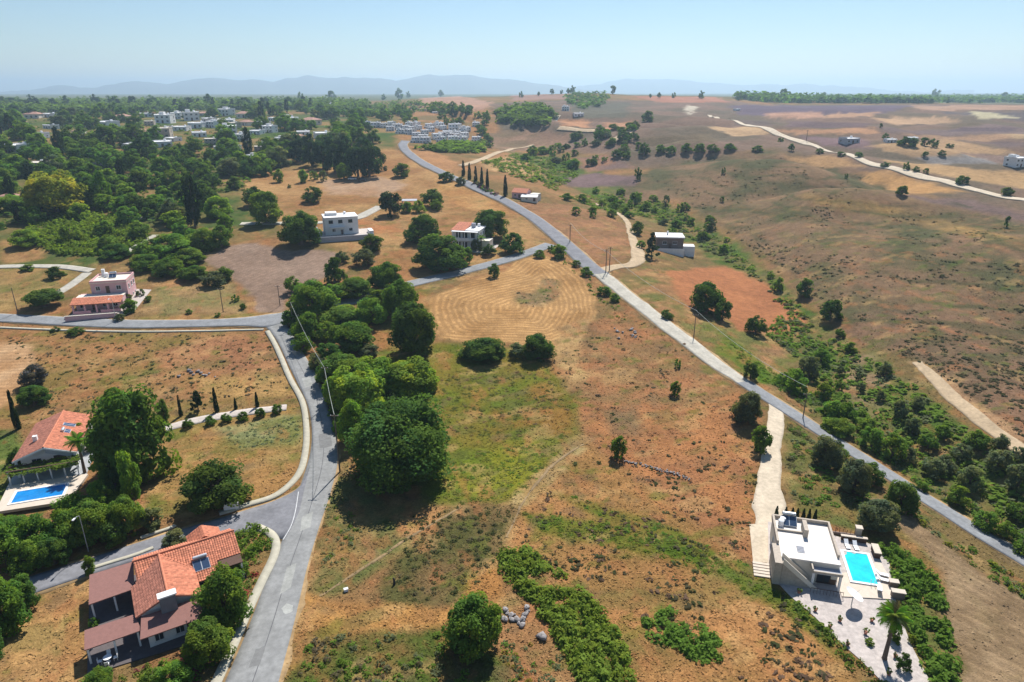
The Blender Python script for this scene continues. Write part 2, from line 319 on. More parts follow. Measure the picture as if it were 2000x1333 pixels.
field([(960, 262), (1040, 250), (1110, 262), (1110, 292), (970, 296)], (166, 128, 104), (140, 116, 88), 5, 20)
HQ = []
def ground_cover(x, y):
    d = np.hypot(x, y); wob = np.clip(0.004 * d, 0.4, 4)
    wx = x + (fbm(x / 6, y / 6, 21, 3) - .5) * 5 * wob; wy = y + (fbm(x / 6, y / 6, 31, 3) - .5) * 5 * wob
    n0 = fbm(x / 22, y / 22, 41, 4)[:, None]; n0 = sstep(.3, .7, n0)
    c = np.array(alb(*BASE_A)) * (1 - n0) + np.array(alb(*BASE_B)) * n0
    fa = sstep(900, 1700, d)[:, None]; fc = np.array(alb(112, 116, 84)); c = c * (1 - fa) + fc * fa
    fur = np.zeros(len(x)); fd = np.zeros(len(x)); bare = np.zeros(len(x))
    for Q, A, B, soft, patch, fu, fang, ba in FIELDS:
        mg = soft * 4 + 12; mn = Q.min(0) - mg; mx = Q.max(0) + mg
        k = np.where((x > mn[0]) & (x < mx[0]) & (y > mn[1]) & (y < mx[1]))[0]
        if not len(k): continue
        s = sdpoly(wx[k], wy[k], Q); wgt = 1 - sstep(-soft, soft, s)
        n = fbm(x[k] / patch, y[k] / patch, 55 + int(patch), 4); n = sstep(.3, .7, n)[:, None]
        cc = np.array(A) * (1 - n) + np.array(B) * n
        c[k] = c[k] * (1 - wgt[:, None]) + cc * wgt[:, None]
        fur[k] = fur[k] * (1 - wgt) + fu * wgt; bare[k] = bare[k] * (1 - wgt) + ba * wgt
        if fu:
            ins = wgt > 0.02
            if fang is None: q = sdpoly(x[k], y[k], Q) * 1.0 + 7 * (fbm(x[k] / 30, y[k] / 30, 91, 2) - .5) + .12 * x[k]
            else: q = x[k] * math.sin(R(fang)) - y[k] * math.cos(R(fang))
            fd[k] = np.where(ins, q, fd[k])
    # grassy banks along the contours of the dry hillside
    hq = px_poly([(1230, 345), (1500, 300), (1720, 352), (2060, 450), (2060, 870), (1820, 715), (1640, 635), (1545, 548), (1440, 460), (1330, 395)]) if not HQ else HQ[0]
    if not HQ: HQ.append(hq)
    k = np.where(inpoly(x, y, hq))[0]
    if len(k):
        zz = (hgt(x[k], y[k]) + 5 * fbm(x[k] / 22, y[k] / 22, 71, 3)) / 3.4; fr_ = np.abs(2 * (zz - np.floor(zz)) - 1)
        m = sstep(.62, .95, fr_) * sstep(.38, .58, fbm(x[k] / 30, y[k] / 30, 73, 2)) * .65
        c[k] = c[k] * (1 - m[:, None]) + np.array(alb(84, 88, 54)) * m[:, None]
    # patches that come up everywhere on unploughed land: straw, grey weeds, fresh green, bare soil
    near = (1 - sstep(200, 420, d)) * (1 - np.clip(bare, 0, 1))
    for sx, sy, sd_, lo, hi, amt, colr in ((7, 4, 201, .58, .72, .42, (214, 170, 112)), (9, 5, 211, .61, .73, .4, (112, 116, 62)), (4, 4, 221, .62, .74, .42, (126, 104, 78)), (5, 3, 231, .63, .75, .5, (98, 118, 36)), (3, 6, 241, .60, .72, .4, (192, 122, 78))):
        m = sstep(lo, hi, fbm((x + .4 * y) / sx, (y - .4 * x) / sy, sd_, 4)) * amt * near
        c = c * (1 - m[:, None]) + np.array(alb(*colr)) * m[:, None]
    return c, fur, fd, bare

# ------------------------------------------------------------------ the ground sheet
NC, NR = 640, 820
th = np.concatenate([np.linspace(-75, -46, 60, endpoint=False), np.linspace(-46, 46, NC - 120, endpoint=False), np.linspace(46, 75, 60)]) * math.pi / 180
NC = len(th)
rr = 18 * (19000 / 18.) ** (np.arange(NR) / (NR - 1.0))
rr = np.sort(np.concatenate([np.geomspace(18, 60, 60, endpoint=False), np.geomspace(60, 700, 500, endpoint=False), np.geomspace(700, 19000, 200)])); NR = len(rr)
TH, RR = np.meshgrid(th, rr); GX = (RR * np.sin(TH)).ravel(); GY = (RR * np.cos(TH)).ravel(); GZ = hgt(GX, GY)
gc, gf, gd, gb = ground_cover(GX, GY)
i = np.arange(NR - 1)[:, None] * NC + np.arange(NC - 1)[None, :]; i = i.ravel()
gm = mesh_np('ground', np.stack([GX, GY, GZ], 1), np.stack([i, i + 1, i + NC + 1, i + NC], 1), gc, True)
for nm, arr in (('furrow', gf), ('furrow_d', gd)):
    a = gm.attributes.new(nm, 'FLOAT', 'POINT'); a.data.foreach_set('value', arr.astype(np.float32))
def ground_mat():
    m = bpy.data.materials.new('dry_ground'); m.use_nodes = True; t = m.node_tree; b = t.nodes['Principled BSDF']; L = t.links.new; N = t.nodes.new
    b.inputs['Roughness'].default_value = 1; b.inputs['Specular IOR Level'].default_value = 0.05
    tc = N('ShaderNodeTexCoord'); at = N('ShaderNodeAttribute'); at.attribute_name = 'tone'
    def nz(sc, det, rg=.6):
        n = N('ShaderNodeTexNoise'); n.inputs['Scale'].default_value = sc; n.inputs['Detail'].default_value = det; n.inputs['Roughness'].default_value = rg
        L(tc.outputs['Object'], n.inputs['Vector']); return n
    def rng(src, a, b_, c, d_):
        r = N('ShaderNodeMapRange'); r.inputs[1].default_value = a; r.inputs[2].default_value = b_; r.inputs[3].default_value = c; r.inputs[4].default_value = d_
        L(src, r.inputs[0]); return r.outputs[0]
    def mth(op, a, c):
        n = N('ShaderNodeMath'); n.operation = op
        for k, s in ((0, a), (1, c)):
            if isinstance(s, (int, float)): n.inputs[k].default_value = s
            else: L(s, n.inputs[k])
        return n.outputs[0]
    n1 = nz(0.45, 7, .68); n2 = nz(2.6, 5, .7); n3 = nz(0.09, 5, .6); n4 = nz(1.1, 4, .75)
    k = mth('MULTIPLY', rng(n1.outputs[0], .3, .7, .74, 1.24), rng(n2.outputs[0], .25, .75, .74, 1.26))
    k = mth('MULTIPLY', k, rng(n3.outputs[0], .3, .7, .88, 1.12))
    # thin darker weeds between the dry grass
    wd = rng(n4.outputs[0], .56, .68, 0, 1)
    fa = N('ShaderNodeAttribute'); fa.attribute_name = 'furrow'; fdn = N('ShaderNodeAttribute'); fdn.attribute_name = 'furrow_d'
    ph = mth('ADD', mth('MULTIPLY', fdn.outputs['Fac'], 3.6), mth('ADD', mth('MULTIPLY', n3.outputs[0], 9.0), mth('MULTIPLY', n1.outputs[0], 3.4)))
    sn = mth('SINE', ph, 0); st = rng(sn, -.6, 1, -.5, .55)
    st = mth('MULTIPLY', st, rng(n1.outputs[0], .35, .62, .15, 1.1))
    k = mth('MULTIPLY', k, mth('ADD', 1, mth('MULTIPLY', mth('MULTIPLY', st, fa.outputs['Fac']), .5)))
    v = N('ShaderNodeVectorMath'); v.operation = 'SCALE'; L(at.outputs['Color'], v.inputs[0]); L(k, v.inputs['Scale'])
    mx = N('ShaderNodeMix'); mx.data_type = 'RGBA'; mx.blend_type = 'MULTIPLY'; L(v.outputs[0], mx.inputs[6]); mx.inputs[7].default_value = (.6, .72, .62, 1)
    L(mth('MULTIPLY', wd, mth('SUBTRACT', .75, fa.outputs['Fac'])), mx.inputs[0])
    L(mx.outputs[2], b.inputs['Base Color'])
    bp = N('ShaderNodeBump'); bp.inputs['Strength'].default_value = .9; bp.inputs['Distance'].default_value = .25
    L(n2.outputs[0], bp.inputs['Height']); L(bp.outputs[0], b.inputs['Normal']); return m
GM = ground_mat(); gm.materials.append(GM)
link('ground', gm, None, kind='structure')

# ------------------------------------------------------------------ mountains behind (about 12 km away)
def ridge(name, prof, dist, thick, seed):
    U = np.array([p[0] for p in prof], float); Vv = np.array([p[1] for p in prof], float)
    us = np.arange(U[0], U[-1] + 1, 6.0); vs = np.interp(us, U, Vv); vs = vs + (fbm(us / 40, us * 0, seed, 5) - .5) * 10
    top = (176 - vs) / F * dist * 1.06 + H
    xs = (us - 1000) / F * dist * 1.06
    rows = []
    for s in np.linspace(-1, 1, 17):
        hN = np.clip(1 - abs(s) ** 1.3, 0, 1); rz = fbm(us / 25 + 9, np.full_like(us, s * 4), seed + 5, 4)
        z = -40 + (top + 40) * hN * (1 - .35 * (1 - hN) * rz * 2 * (abs(s) < .99))
        rows.append(np.stack([xs * (1 + s * thick / dist), np.full_like(us, dist + s * thick), z], 1))
    V = np.concatenate(rows); n = len(us); q = (np.arange(16)[:, None] * n + np.arange(n - 1)).ravel()
    link(name, mesh_np(name, V, np.stack([q, q + 1, q + n + 1, q + n], 1), None, True), mat('mountain', (.10, .105, .085), 1, .3, .002), kind='structure')
ridge('mountains', [(-700, 170), (-400, 165), (-200, 172), (0, 166), (50, 166), (115, 179), (170, 177), (215, 168), (280, 171), (350, 162), (400, 165), (480, 155), (530, 160), (590, 164), (640, 151), (700, 154), (760, 154), (800, 160), (860, 151), (920, 154), (970, 160), (1030, 162), (1090, 170), (1180, 178)], 8500, 1200, 3)
ridge('far_mountains', [(900, 176), (1060, 172), (1150, 166), (1230, 156), (1300, 158), (1350, 163), (1400, 170), (1480, 166), (1560, 170), (1640, 176), (1800, 178)], 11500, 1200, 8)
# ------------------------------------------------------------------ roads, tracks, kerbs
NOGROW = []                                  # outlines where no grass stands
def spline(pts, step):
    pts = np.asarray(pts, float); out = []
    n = len(pts)
    for i in range(n - 1):
        p0 = pts[max(i - 1, 0)]; p1 = pts[i]; p2 = pts[i + 1]; p3 = pts[min(i + 2, n - 1)]
        k = max(2, int(np.linalg.norm((p2 - p1)[:2]) / step))
        for t in np.arange(k) / k:
            out.append(.5 * ((2 * p1) + (-p0 + p2) * t + (2 * p0 - 5 * p1 + 4 * p2 - p3) * t * t + (-p0 + 3 * p1 - 3 * p2 + p3) * t ** 3))
    out.append(pts[-1]); return np.array(out)
def drape(name, Lw, Rw, off, m, nx=6, edge=0.0, label=None, kind='structure', skirt=.25, nogrow=True):
    """a strip between two ground lines, lying on the terrain"""
    L = np.asarray(Lw)[:, :2]; Rr = np.asarray(Rw)[:, :2]; n = len(L)
    if edge:
        j = (fbm(np.arange(n) / 3.1, np.zeros(n), 77, 3) - .5)[:, None] * edge; dirn = (Rr - L) / (np.linalg.norm(Rr - L, axis=1)[:, None] + 1e-6)
        L = L + dirn * j; Rr = Rr + dirn * (fbm(np.arange(n) / 2.7, np.zeros(n), 88, 3) - .5)[:, None] * edge
    V = []
    for k in range(nx + 1):
        p = L + (Rr - L) * k / nx; d = np.hypot(p[:, 0], p[:, 1])
        V.append(np.stack([p[:, 0], p[:, 1], hgt(p[:, 0], p[:, 1]) + off + .0005 * np.clip(d - 80, 0, 1000)], 1))
    a = V[0].copy(); a[:, 2] -= skirt; b = V[-1].copy(); b[:, 2] -= skirt
    V = [a] + V + [b]; W = len(V); V = np.stack(V, 1).reshape(-1, 3)
    q = (np.arange(n - 1)[:, None] * W + np.arange(W - 1)).ravel()
    if nogrow: NOGROW.append(np.concatenate([L, Rr[::-1]]))
    return link(name, mesh_np(name, V, np.stack([q, q + 1, q + W + 1, q + W], 1)), m, kind=kind, label=label)
def offset_line(c, d):
    c = np.asarray(c)[:, :2]; t = np.gradient(c, axis=0); t /= np.linalg.norm(t, axis=1)[:, None] + 1e-9
    d = np.asarray(d); d = d[:, None] if d.ndim else d
    return c + np.stack([t[:, 1], -t[:, 0]], 1) * d      # + = right of travel
def gl(pts): p = np.array(pts, float); return PP(p[:, 0], p[:, 1])[:, :2]
VERGE = None
def verge(L, Rr, off):
    global VERGE
    if VERGE is None: VERGE = asphalt('verge_soil', alb(196, 160, 116), .35)
    L = np.asarray(L); Rr = np.asarray(Rr); d = (Rr - L) / (np.linalg.norm(Rr - L, axis=1)[:, None] + 1e-6)
    n = len(L); k = np.arange(n)
    ja = (.15 + 1.0 * fbm(k / 4.3, k * 0. + 3, 12, 4) ** 1.5)[:, None]; jb = (.15 + 1.0 * fbm(k / 3.9, k * 0. + 8, 19, 4) ** 1.5)[:, None]
    drape('verge', L - d * ja, Rr + d * jb, off - .07, VERGE, 4, skirt=.15)
def road_edges(name, pl, pr, off, m, step=1.0, edge=0.0):
    a = gl(pl); b = gl(pr); c = spline(np.concatenate([a, b], 1), step); verge(c[:, :2], c[:, 2:], off)
    return c[:, :2], c[:, 2:], drape(name, c[:, :2], c[:, 2:], off, m, edge=edge)
def road_mid(name, pm, width, off, m, step=1.2, edge=0.0):
    c = gl(pm); wd = np.array(width, float) if hasattr(width, '__len__') else np.full(len(c), float(width))
    s = spline(np.concatenate([c, wd[:, None]], 1), step)
    l = offset_line(s[:, :2], -s[:, 2] / 2); r = offset_line(s[:, :2], s[:, 2] / 2)
    drape(name, l, r, off, m, edge=edge)
    if 'road' in name: verge(l, r, off)
    return l, r
def asphalt(name, c, patch=.22):
    m = mat(name, c, .92, patch, .35, .35, .2, bscale=9); t = m.node_tree; b = t.nodes['Principled BSDF']
    # darker repair streaks and tyre-worn bands
    src = b.inputs['Base Color'].links[0].from_socket; tc = t.nodes['Texture Coordinate']; n = t.nodes.new('ShaderNodeTexNoise'); n.inputs['Scale'].default_value = 1.7; n.inputs['Detail'].default_value = 8
    t.links.new(tc.outputs['Object'], n.inputs['Vector']); r = t.nodes.new('ShaderNodeMapRange'); r.inputs[1].default_value = .3; r.inputs[2].default_value = .7; r.inputs[3].default_value = .86; r.inputs[4].default_value = 1.12
    t.links.new(n.outputs[0], r.inputs[0]); v = t.nodes.new('ShaderNodeVectorMath'); v.operation = 'SCALE'; t.links.new(src, v.inputs[0]); t.links.new(r.outputs[0], v.inputs['Scale']); t.links.new(v.outputs[0], b.inputs['Base Color']); return m
ASPH = asphalt('worn_asphalt', alb(168, 166, 168)); ASPH2 = asphalt('grey_asphalt', alb(160, 160, 166)); ASPHD = asphalt('newer_asphalt', alb(150, 148, 156))
CONC = asphalt('pale_concrete', alb(214, 204, 192)); DIRT = asphalt('pale_dirt', alb(214, 184, 150), .3); CHALK = asphalt('chalk_dirt', alb(236, 214, 190), .2)
KERB = mat('kerb_concrete', alb(214, 204, 186), .9, .18, 1.2)
# left road: foreground, past the junction, up to the bend
Lp = [(395, 1440), (440, 1333), (480, 1240), (518, 1140), (548, 1065), (566, 1010), (592, 935), (607, 880), (609, 835), (601, 792), (584, 755), (561, 708), (542, 668), (520, 640)]
Rp = [(515, 1440), (548, 1318), (575, 1215), (601, 1105), (626, 1022), (645, 965), (659, 905), (655, 852), (641, 795), (622, 742), (592, 690), (572, 655), (558, 628), (556, 614)]
l1, r1, _ = road_edges('road', Lp, Rp, .10, ASPH, .8)
road_edges('road', [(560, 611), (520, 616), (470, 622), (380, 626), (250, 626), (120, 620), (0, 614), (-150, 606)],
           [(552, 632), (520, 640), (470, 638), (380, 640), (250, 642), (120, 637), (0, 630), (-150, 624)], .105, ASPH2, 1.0)
road_mid('road', [(545, 620), (590, 610), (650, 598), (720, 580), (800, 556), (900, 532), (1000, 505), (1076, 478)], 5.2, .08, ASPH2)
# side street
road_edges('side_street', [(605, 912), (585, 952), (540, 978), (480, 998), (400, 1022), (300, 1052), (200, 1084), (90, 1118), (-60, 1165)],
           [(585, 1000), (556, 1052), (528, 1044), (500, 1040), (420, 1048), (330, 1074), (230, 1108), (120, 1142), (-60, 1205)], .125, ASPHD, .8)
# main straight road on the right
road_mid('main_road', [(2250, 1240), (2100, 1150), (2000, 1092), (1900, 1034), (1800, 970), (1700, 905), (1600, 842), (1500, 778), (1450, 746)], 4.2, .10, ASPH2)
road_mid('main_road', [(1452, 747), (1400, 712), (1300, 636), (1220, 574), (1172, 536)], [4.2, 4.6, 5.0, 5.2, 5], .105, CONC, 1.2, .8)
road_mid('main_road', [(1176, 539), (1150, 520), (1100, 474), (1050, 432), (1000, 401), (960, 382), (920, 363), (880, 346), (840, 327), (805, 306), (787, 286), (792, 276)], 6, .10, ASPHD, 2)
# tracks
road_mid('driveway', [(1516, 792), (1512, 840), (1506, 890), (1502, 940), (1504, 985), (1500, 1020), (1492, 1075)], [3.2, 3.2, 3.4, 4, 5.4, 4.2, 3.6], .07, CHALK, 1, .9)
road_mid('dirt_track', [(1172, 530), (1205, 522), (1236, 518), (1247, 500), (1240, 478), (1230, 450), (1222, 430), (1196, 412), (1160, 398)], [6, 4, 4, 5, 4.5, 3, 3, 3, 2.6], .08, DIRT, 1.2, 1.2)
road_mid('dirt_track', [(1790, 708), (1850, 766), (1920, 826), (2000, 882), (2150, 985)], [2.4, 3.2, 3.4, 3.6, 3.6], .09, DIRT, 1, .9)
road_mid('dirt_track', [(1385, 226), (1450, 244), (1530, 268), (1600, 290), (1680, 312), (1750, 331), (1830, 352), (1900, 371), (2000, 391), (2200, 430)], 4.6, .2, CHALK, 4, 1)
road_mid('dirt_track', [(900, 325), (930, 316), (960, 304), (1000, 292), (1040, 284)], 4, .2, DIRT, 4)
road_mid('dirt_track', [(1062, 241), (1080, 236), (1090, 226)], [9, 9, 7], .4, CHALK, 4)
road_mid('dirt_track', [(1190, 284), (1204, 272), (1230, 258), (1242, 246)], 6, .4, DIRT, 4)
road_mid('dirt_track', [(1090, 252), (1130, 256), (1180, 256)], 6, .4, DIRT, 4)
road_mid('lane', [(180, 530), (120, 522), (60, 521), (0, 522), (-80, 526)], 3.2, .1, CONC, 2)
road_mid('lane', [(248, 494), (262, 484), (285, 470), (304, 460)], 2.4, .1, CONC, 2)
road_mid('lane', [(470, 438), (540, 437), (620, 436), (690, 428), (716, 418), (742, 404)], [4, 4, 4, 5, 5, 4], .12, CONC, 2)
road_mid('lane', [(240, 428), (300, 427)], 3, .15, CONC, 2)
# pale footway along the left road
foot = gl([(522, 648), (536, 672), (549, 700), (566, 740), (590, 785), (598, 830), (597, 880), (583, 928), (540, 968), (480, 988), (428, 1004)])
fs = spline(foot, .8)
drape('pavement', offset_line(fs, -.6), offset_line(fs, .6), .22, KERB, 2, skirt=.25)
yard = spline(gl([(505, 1030), (530, 1043), (541, 1062), (536, 1090), (512, 1140), (482, 1205), (455, 1268), (420, 1345), (395, 1400)]), .6)
drape('pavement', offset_line(yard, -.5), offset_line(yard, .75), .24, KERB, 2, skirt=.25)
kb = spline(gl([(180, 1112), (225, 1098), (264, 1086), (300, 1072)]), .6)
drape('pavement', offset_line(kb, -.35), offset_line(kb, .35), .26, KERB, 2)
kb = spline(gl([(275, 1052), (330, 1034), (342, 1028)]), .6)
drape('pavement', offset_line(kb, -.3), offset_line(kb, .3), .26, KERB, 2)
ws = spline(gl([(0, 641), (120, 646), (250, 649), (380, 648), (470, 646), (515, 645)]), 1)
drape('pavement', offset_line(ws, -.35), offset_line(ws, .35), .2, KERB, 2)
# white give-way edge line on the road
wl = spline(gl([(583, 962), (577, 1000), (568, 1030), (553, 1056)]), .4)
drape('road_marking', offset_line(wl, -.07), offset_line(wl, .07), .134, mat('road_paint', (.55, .55, .54), .8, .3, 2), 1, skirt=0.003)
def along(a, wd, m, off, name='road_marking'):           # a narrow strip inside the left road, a = share of its width
    c = l1 + (r1 - l1) * a; k = slice(4, len(c) - 30); drape(name, offset_line(c, -wd)[k], offset_line(c, wd)[k], off, m, 1, skirt=.002)
along(.52, .05, mat('tar_seam', (.11, .11, .115), .9, .3, 2), .1045, 'road_seam')
def road_patch(pts, m, lift=.006):
    q = px_poly(pts, 3); c = q.mean(0); q = c + (q - c) * (.92 + .16 * np.random.RandomState(len(FIELDS) + int(c[0])).rand(len(q), 1))
    z = hgt(q[:, 0], q[:, 1]) + .10 + .0005 * np.clip(np.hypot(q[:, 0], q[:, 1]) - 80, 0, 1000) + lift
    MB().add([(x, y, zz) for (x, y), zz in zip(q, z)], [tuple(range(len(q)))]).build('road_patch', m, kind='structure')
PA = asphalt('repair_asphalt', alb(146, 144, 146), .15); PB = asphalt('bleached_asphalt', alb(186, 184, 182), .2)
road_patch([(549, 1190), (560, 1180), (573, 1184), (572, 1196), (557, 1201)], asphalt('plaster_spill', alb(200, 198, 196), .3)); road_patch([(500, 1270), (520, 1262), (508, 1300), (486, 1306)], PA, .005)
road_patch([(590, 1010), (612, 1000), (606, 1030), (586, 1040)], PB, .005); road_patch([(622, 850), (646, 846), (648, 872), (624, 878)], PA, .005); road_patch([(590, 740), (606, 738), (612, 756), (596, 758)], PB, .005); road_patch([(560, 1110), (580, 1100), (568, 1150), (548, 1160)], PB, .005)
# ------------------------------------------------------------------ building helpers
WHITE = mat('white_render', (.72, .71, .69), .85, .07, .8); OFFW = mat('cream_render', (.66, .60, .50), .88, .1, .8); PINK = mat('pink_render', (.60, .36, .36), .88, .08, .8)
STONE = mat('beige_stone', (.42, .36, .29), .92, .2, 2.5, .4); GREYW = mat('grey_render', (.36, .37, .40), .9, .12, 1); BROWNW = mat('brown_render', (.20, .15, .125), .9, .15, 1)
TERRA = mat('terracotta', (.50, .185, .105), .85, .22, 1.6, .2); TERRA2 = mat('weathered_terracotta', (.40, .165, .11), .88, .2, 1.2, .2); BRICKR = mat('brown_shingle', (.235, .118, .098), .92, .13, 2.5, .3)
GLASS = mat('window_glass', (.03, .04, .05), .08, .1, 2, 0, .6); FRAME = mat('window_frame', (.62, .62, .60), .6, .05); DARKFR = mat('dark_frame', (.07, .045, .035), .6, .1)
SOLAR = mat('solar_glass', (.035, .06, .11), .12, .15, 1.5, 0, .7); METAL = mat('galvanised', (.5, .52, .54), .4, .1, 2, 0, .5, .6); DARK = mat('dark_tiles', (.10, .085, .085), .8, .2, 2)
PAVE = mat('pale_paving', (.44, .385, .34), .85, .14, 1.3, .2); PAVE2 = mat('travertine', (.54, .46, .37), .8, .1, 1.5); GREYS = mat('grey_paving', (.32, .33, .34), .85, .15, 1)
WOOD = mat('dark_wood', (.09, .05, .035), .8, .25, 5); PLAST = mat('white_plastic', (.8, .8, .8), .4, .04); DOORM = mat('brown_door', (.12, .07, .045), .6, .15, 3)
BARK = mat('bark', (.13, .095, .07), .95, .3, 6, .5); POLEW = mat('pole_wood', (.15, .115, .09), .9, .25, 4); WIRE = mat('cable', (.42, .45, .40), .6, .1)
_W = {}; POTS = []
def window(root, x, y, z, wd, ht, face='S', name='window', fm=FRAME, gm_=GLASS):
    k = (round(wd, 2), round(ht, 2))
    if k not in _W:
        a, b, t = wd / 2, ht / 2, .09
        fr = MB().box(-a, -a + t, -.07, 0.02, -b, b).box(a - t, a, -.07, .02, -b, b).box(-a + t, a - t, -.068, .02, b - t, b).box(-a + t, a - t, -.068, .02, -b, -b + t)
        fr.box(-.03, .03, -.05, .02, -b + t, b - t).box(-a - .08, a + .08, -.12, .02, -b - .09, -b - .005)
        _W[k] = (fr.mesh('window'), MB().box(-a + t, a - t, -.022, .018, -b + t, b - t).mesh('pane'))
    f = link(name, _W[k][0], fm, root, loc=(x, y, z), rz=R({'S': 0, 'E': 90, 'N': 180, 'W': -90}[face]))
    link('pane', _W[k][1], gm_, f); return f
def door(root, x, y, z, wd, ht, face='S', m=None):
    d = MB().box(-wd / 2, wd / 2, -.05, .03, 0, ht).build('door', m or DOORM, root, loc=(x, y, z), rz=R({'S': 0, 'E': 90, 'N': 180, 'W': -90}[face]))
    MB().box(wd / 2 - .16, wd / 2 - .1, -.1, -.045, ht * .45, ht * .55).build('handle', METAL, d)
def tiles(root, q, m, name='roof_tiles', tw=.32, tl=.36, jit=.25):
    """rows of curved clay tiles over the sloping outline q (3D, first edge = eave)"""
    q = [Vector(p) for p in q]; n = (q[1] - q[0]).cross(q[-1] - q[0]).normalized()
    if n.z < 0: n = -n
    e = Vector((n.y, -n.x, 0)).normalized(); up = n.cross(e).normalized()
    if up.z < 0: up = -up
    o = q[0]; pol = [((p - o).dot(e), (p - o).dot(up)) for p in q]
    s0, s1 = min(p[0] for p in pol), max(p[0] for p in pol); t0, t1 = min(p[1] for p in pol), max(p[1] for p in pol)
    S, T = np.meshgrid(np.arange(s0 + tw / 2, s1, tw), np.arange(t0 + tl / 2, t1, tl)); S = S.ravel(); T = T.ravel()
    ok = inpoly(S, T, pol); S = S[ok]; T = T[ok]
    a = np.array([-.5, -.28, 0, .28, .5]) * tw; hh = np.array([0, .055, .08, .055, 0])
    loc = [];
    for tt, lift in ((-tl * .62, .05), (tl * .5, .012)):
        for k in range(5): loc.append((a[k], tt, hh[k] + lift))
    loc = np.array(loc); E = np.array(e); U = np.array(up); N = np.array(n); O = np.array(o)
    rs = np.random.RandomState(len(S)); dz = rs.rand(len(S)) * .02
    cs = S[:, None] + loc[None, :, 0]; ct = T[:, None] + loc[None, :, 1]; cn = loc[None, :, 2] + dz[:, None]
    V = O + cs[..., None] * E + ct[..., None] * U + cn[..., None] * N
    f = np.array([(k, k + 1, k + 6, k + 5) for k in range(4)]); Fc = (np.arange(len(S))[:, None, None] * 10 + f[None]).reshape(-1, 4)
    tone = np.repeat(1 + (rs.rand(len(S)) - .5) * 2 * jit, 10)
    me = mesh_np(name, V.reshape(-1, 3), Fc, tone)
    return link(name, me, tone_mat(m), root, kind='stuff')
def tone_mat(m):                        # same material with each piece's own tone
    k = m.name + '_pieces'
    if k in MATS: return MATS[k]
    c = m.copy(); c.name = k; MATS[k] = c; t = c.node_tree; b = t.nodes['Principled BSDF']; s = b.inputs['Base Color'].links[0].from_socket
    a = t.nodes.new('ShaderNodeAttribute'); a.attribute_name = 'tone'; v = t.nodes.new('ShaderNodeVectorMath'); v.operation = 'MULTIPLY'
    t.links.new(s, v.inputs[0]); t.links.new(a.outputs['Color'], v.inputs[1]); t.links.new(v.outputs[0], b.inputs['Base Color']); return c
def solar(root, x, y, z, wd, ln, tilt, rz, tank=True):
    p = MB().box(-wd / 2, wd / 2, 0, ln, 0, .09).build('solar_panel', METAL, root, loc=(x, y, z)); p.rotation_euler = (tilt, 0, rz)
    g = MB()
    for k in range(2): g.box(-wd / 2 + .05 + k * wd / 2, -.05 + k * wd / 2, .06, ln - .06, .088, .1)
    g.build('glass', SOLAR, p)
    if tank: MB().tube([(-wd * .45, ln + .3, .25), (-wd * .4, ln + .3, .25), (wd * .4, ln + .3, .25), (wd * .45, ln + .3, .25)], [.2, .28, .28, .2], 12).build('water_tank', METAL, p)
def pool(parent_loc, rz, lx, ly, label, watc, copw=.4, dz=.05):
    r = thing('swimming_pool', parent_loc, rz, label, 'pool')
    c = copw; MB().box(-c, lx + c, -c, 0, -.4, dz).box(-c, lx + c, ly, ly + c, -.4, dz).box(-c, 0, 0, ly, -.4, dz - .002).box(lx, lx + c, 0, ly, -.4, dz - .002).build('coping', WHITE, r)
    n = 26; xs = np.linspace(0, lx, n); ys = np.linspace(0, ly, n); X, Y = np.meshgrid(xs, ys)
    Z = -.01 + .015 * np.sin(X * 3.1 + Y * 1.3) * np.sin(Y * 2.7 - X) ; q = (np.arange(n - 1)[:, None] * n + np.arange(n - 1)).ravel()
    wm = mat('pool_water_' + label[:4], watc, .07, .3, .45, .4, .5, bscale=3.5)
    link('water', mesh_np('water', np.stack([X.ravel(), Y.ravel(), Z.ravel()], 1), np.stack([q, q + 1, q + n + 1, q + n], 1), None, True), wm, r)
    st = MB().tube([(lx - .5, .0, .1), (lx - .5, .02, .7), (lx - .5, -.35, .85), (lx - .5, -.6, .1)], .03, 6).tube([(lx - 1.0, .0, .1), (lx - 1.0, .02, .7), (lx - 1.0, -.35, .85), (lx - 1.0, -.6, .1)], .03, 6); st.build('ladder', METAL, r)
    return r
def ydrape(name, pts, off, m, flat=None):            # a paved yard: flat outline on the terrain (local points already in world)
    pts = [tuple(p)[:2] for p in pts]; z = [zat(*p) for p in pts] if flat is None else [flat] * len(pts); NOGROW.append(np.array(pts))
    return MB().prism(pts, [a - .4 for a in z], [a + off for a in z]).build(name, m, kind='structure')
def fr(o, ang):
    c, s = math.cos(R(ang)), math.sin(R(ang))
    return lambda x, y: (o[0] + x * c - y * s, o[1] + x * s + y * c)

# ------------------------------------------------------------------ house with the terracotta roof beside the junction
o1 = (-52.09, 77.73); a1 = 32.3; L1 = fr(o1, a1); z1 = zat(*L1(4, -4))
h = thing('tiled_house', (*o1, z1), R(a1), 'house with bright terracotta gables and brown shingled porch roofs beside the junction', 'house')
b = MB().box(.3, 12.6, -2.9, 2.8, -1, 3.05).box(-.2, 6.1, -9.3, -2.9, -1, 3.052)
b.add([(-.2, -9.3, 3.05), (6.1, -9.3, 3.05), (3.0, -9.3, 4.5)], [(0, 1, 2)]); b.add([(12.6, -2.9, 3.05), (12.6, 2.8, 3.05), (12.6, 0, 4.45)], [(0, 1, 2)]); b.add([(.3, 2.8, 3.05), (.3, -2.9, 3.05), (.3, 0, 4.45)], [(0, 1, 2)])
b.box(0, 5.7, -12.5, -9.302, -1, 2.45)
b.build('wall', WHITE, h)
rf = MB()
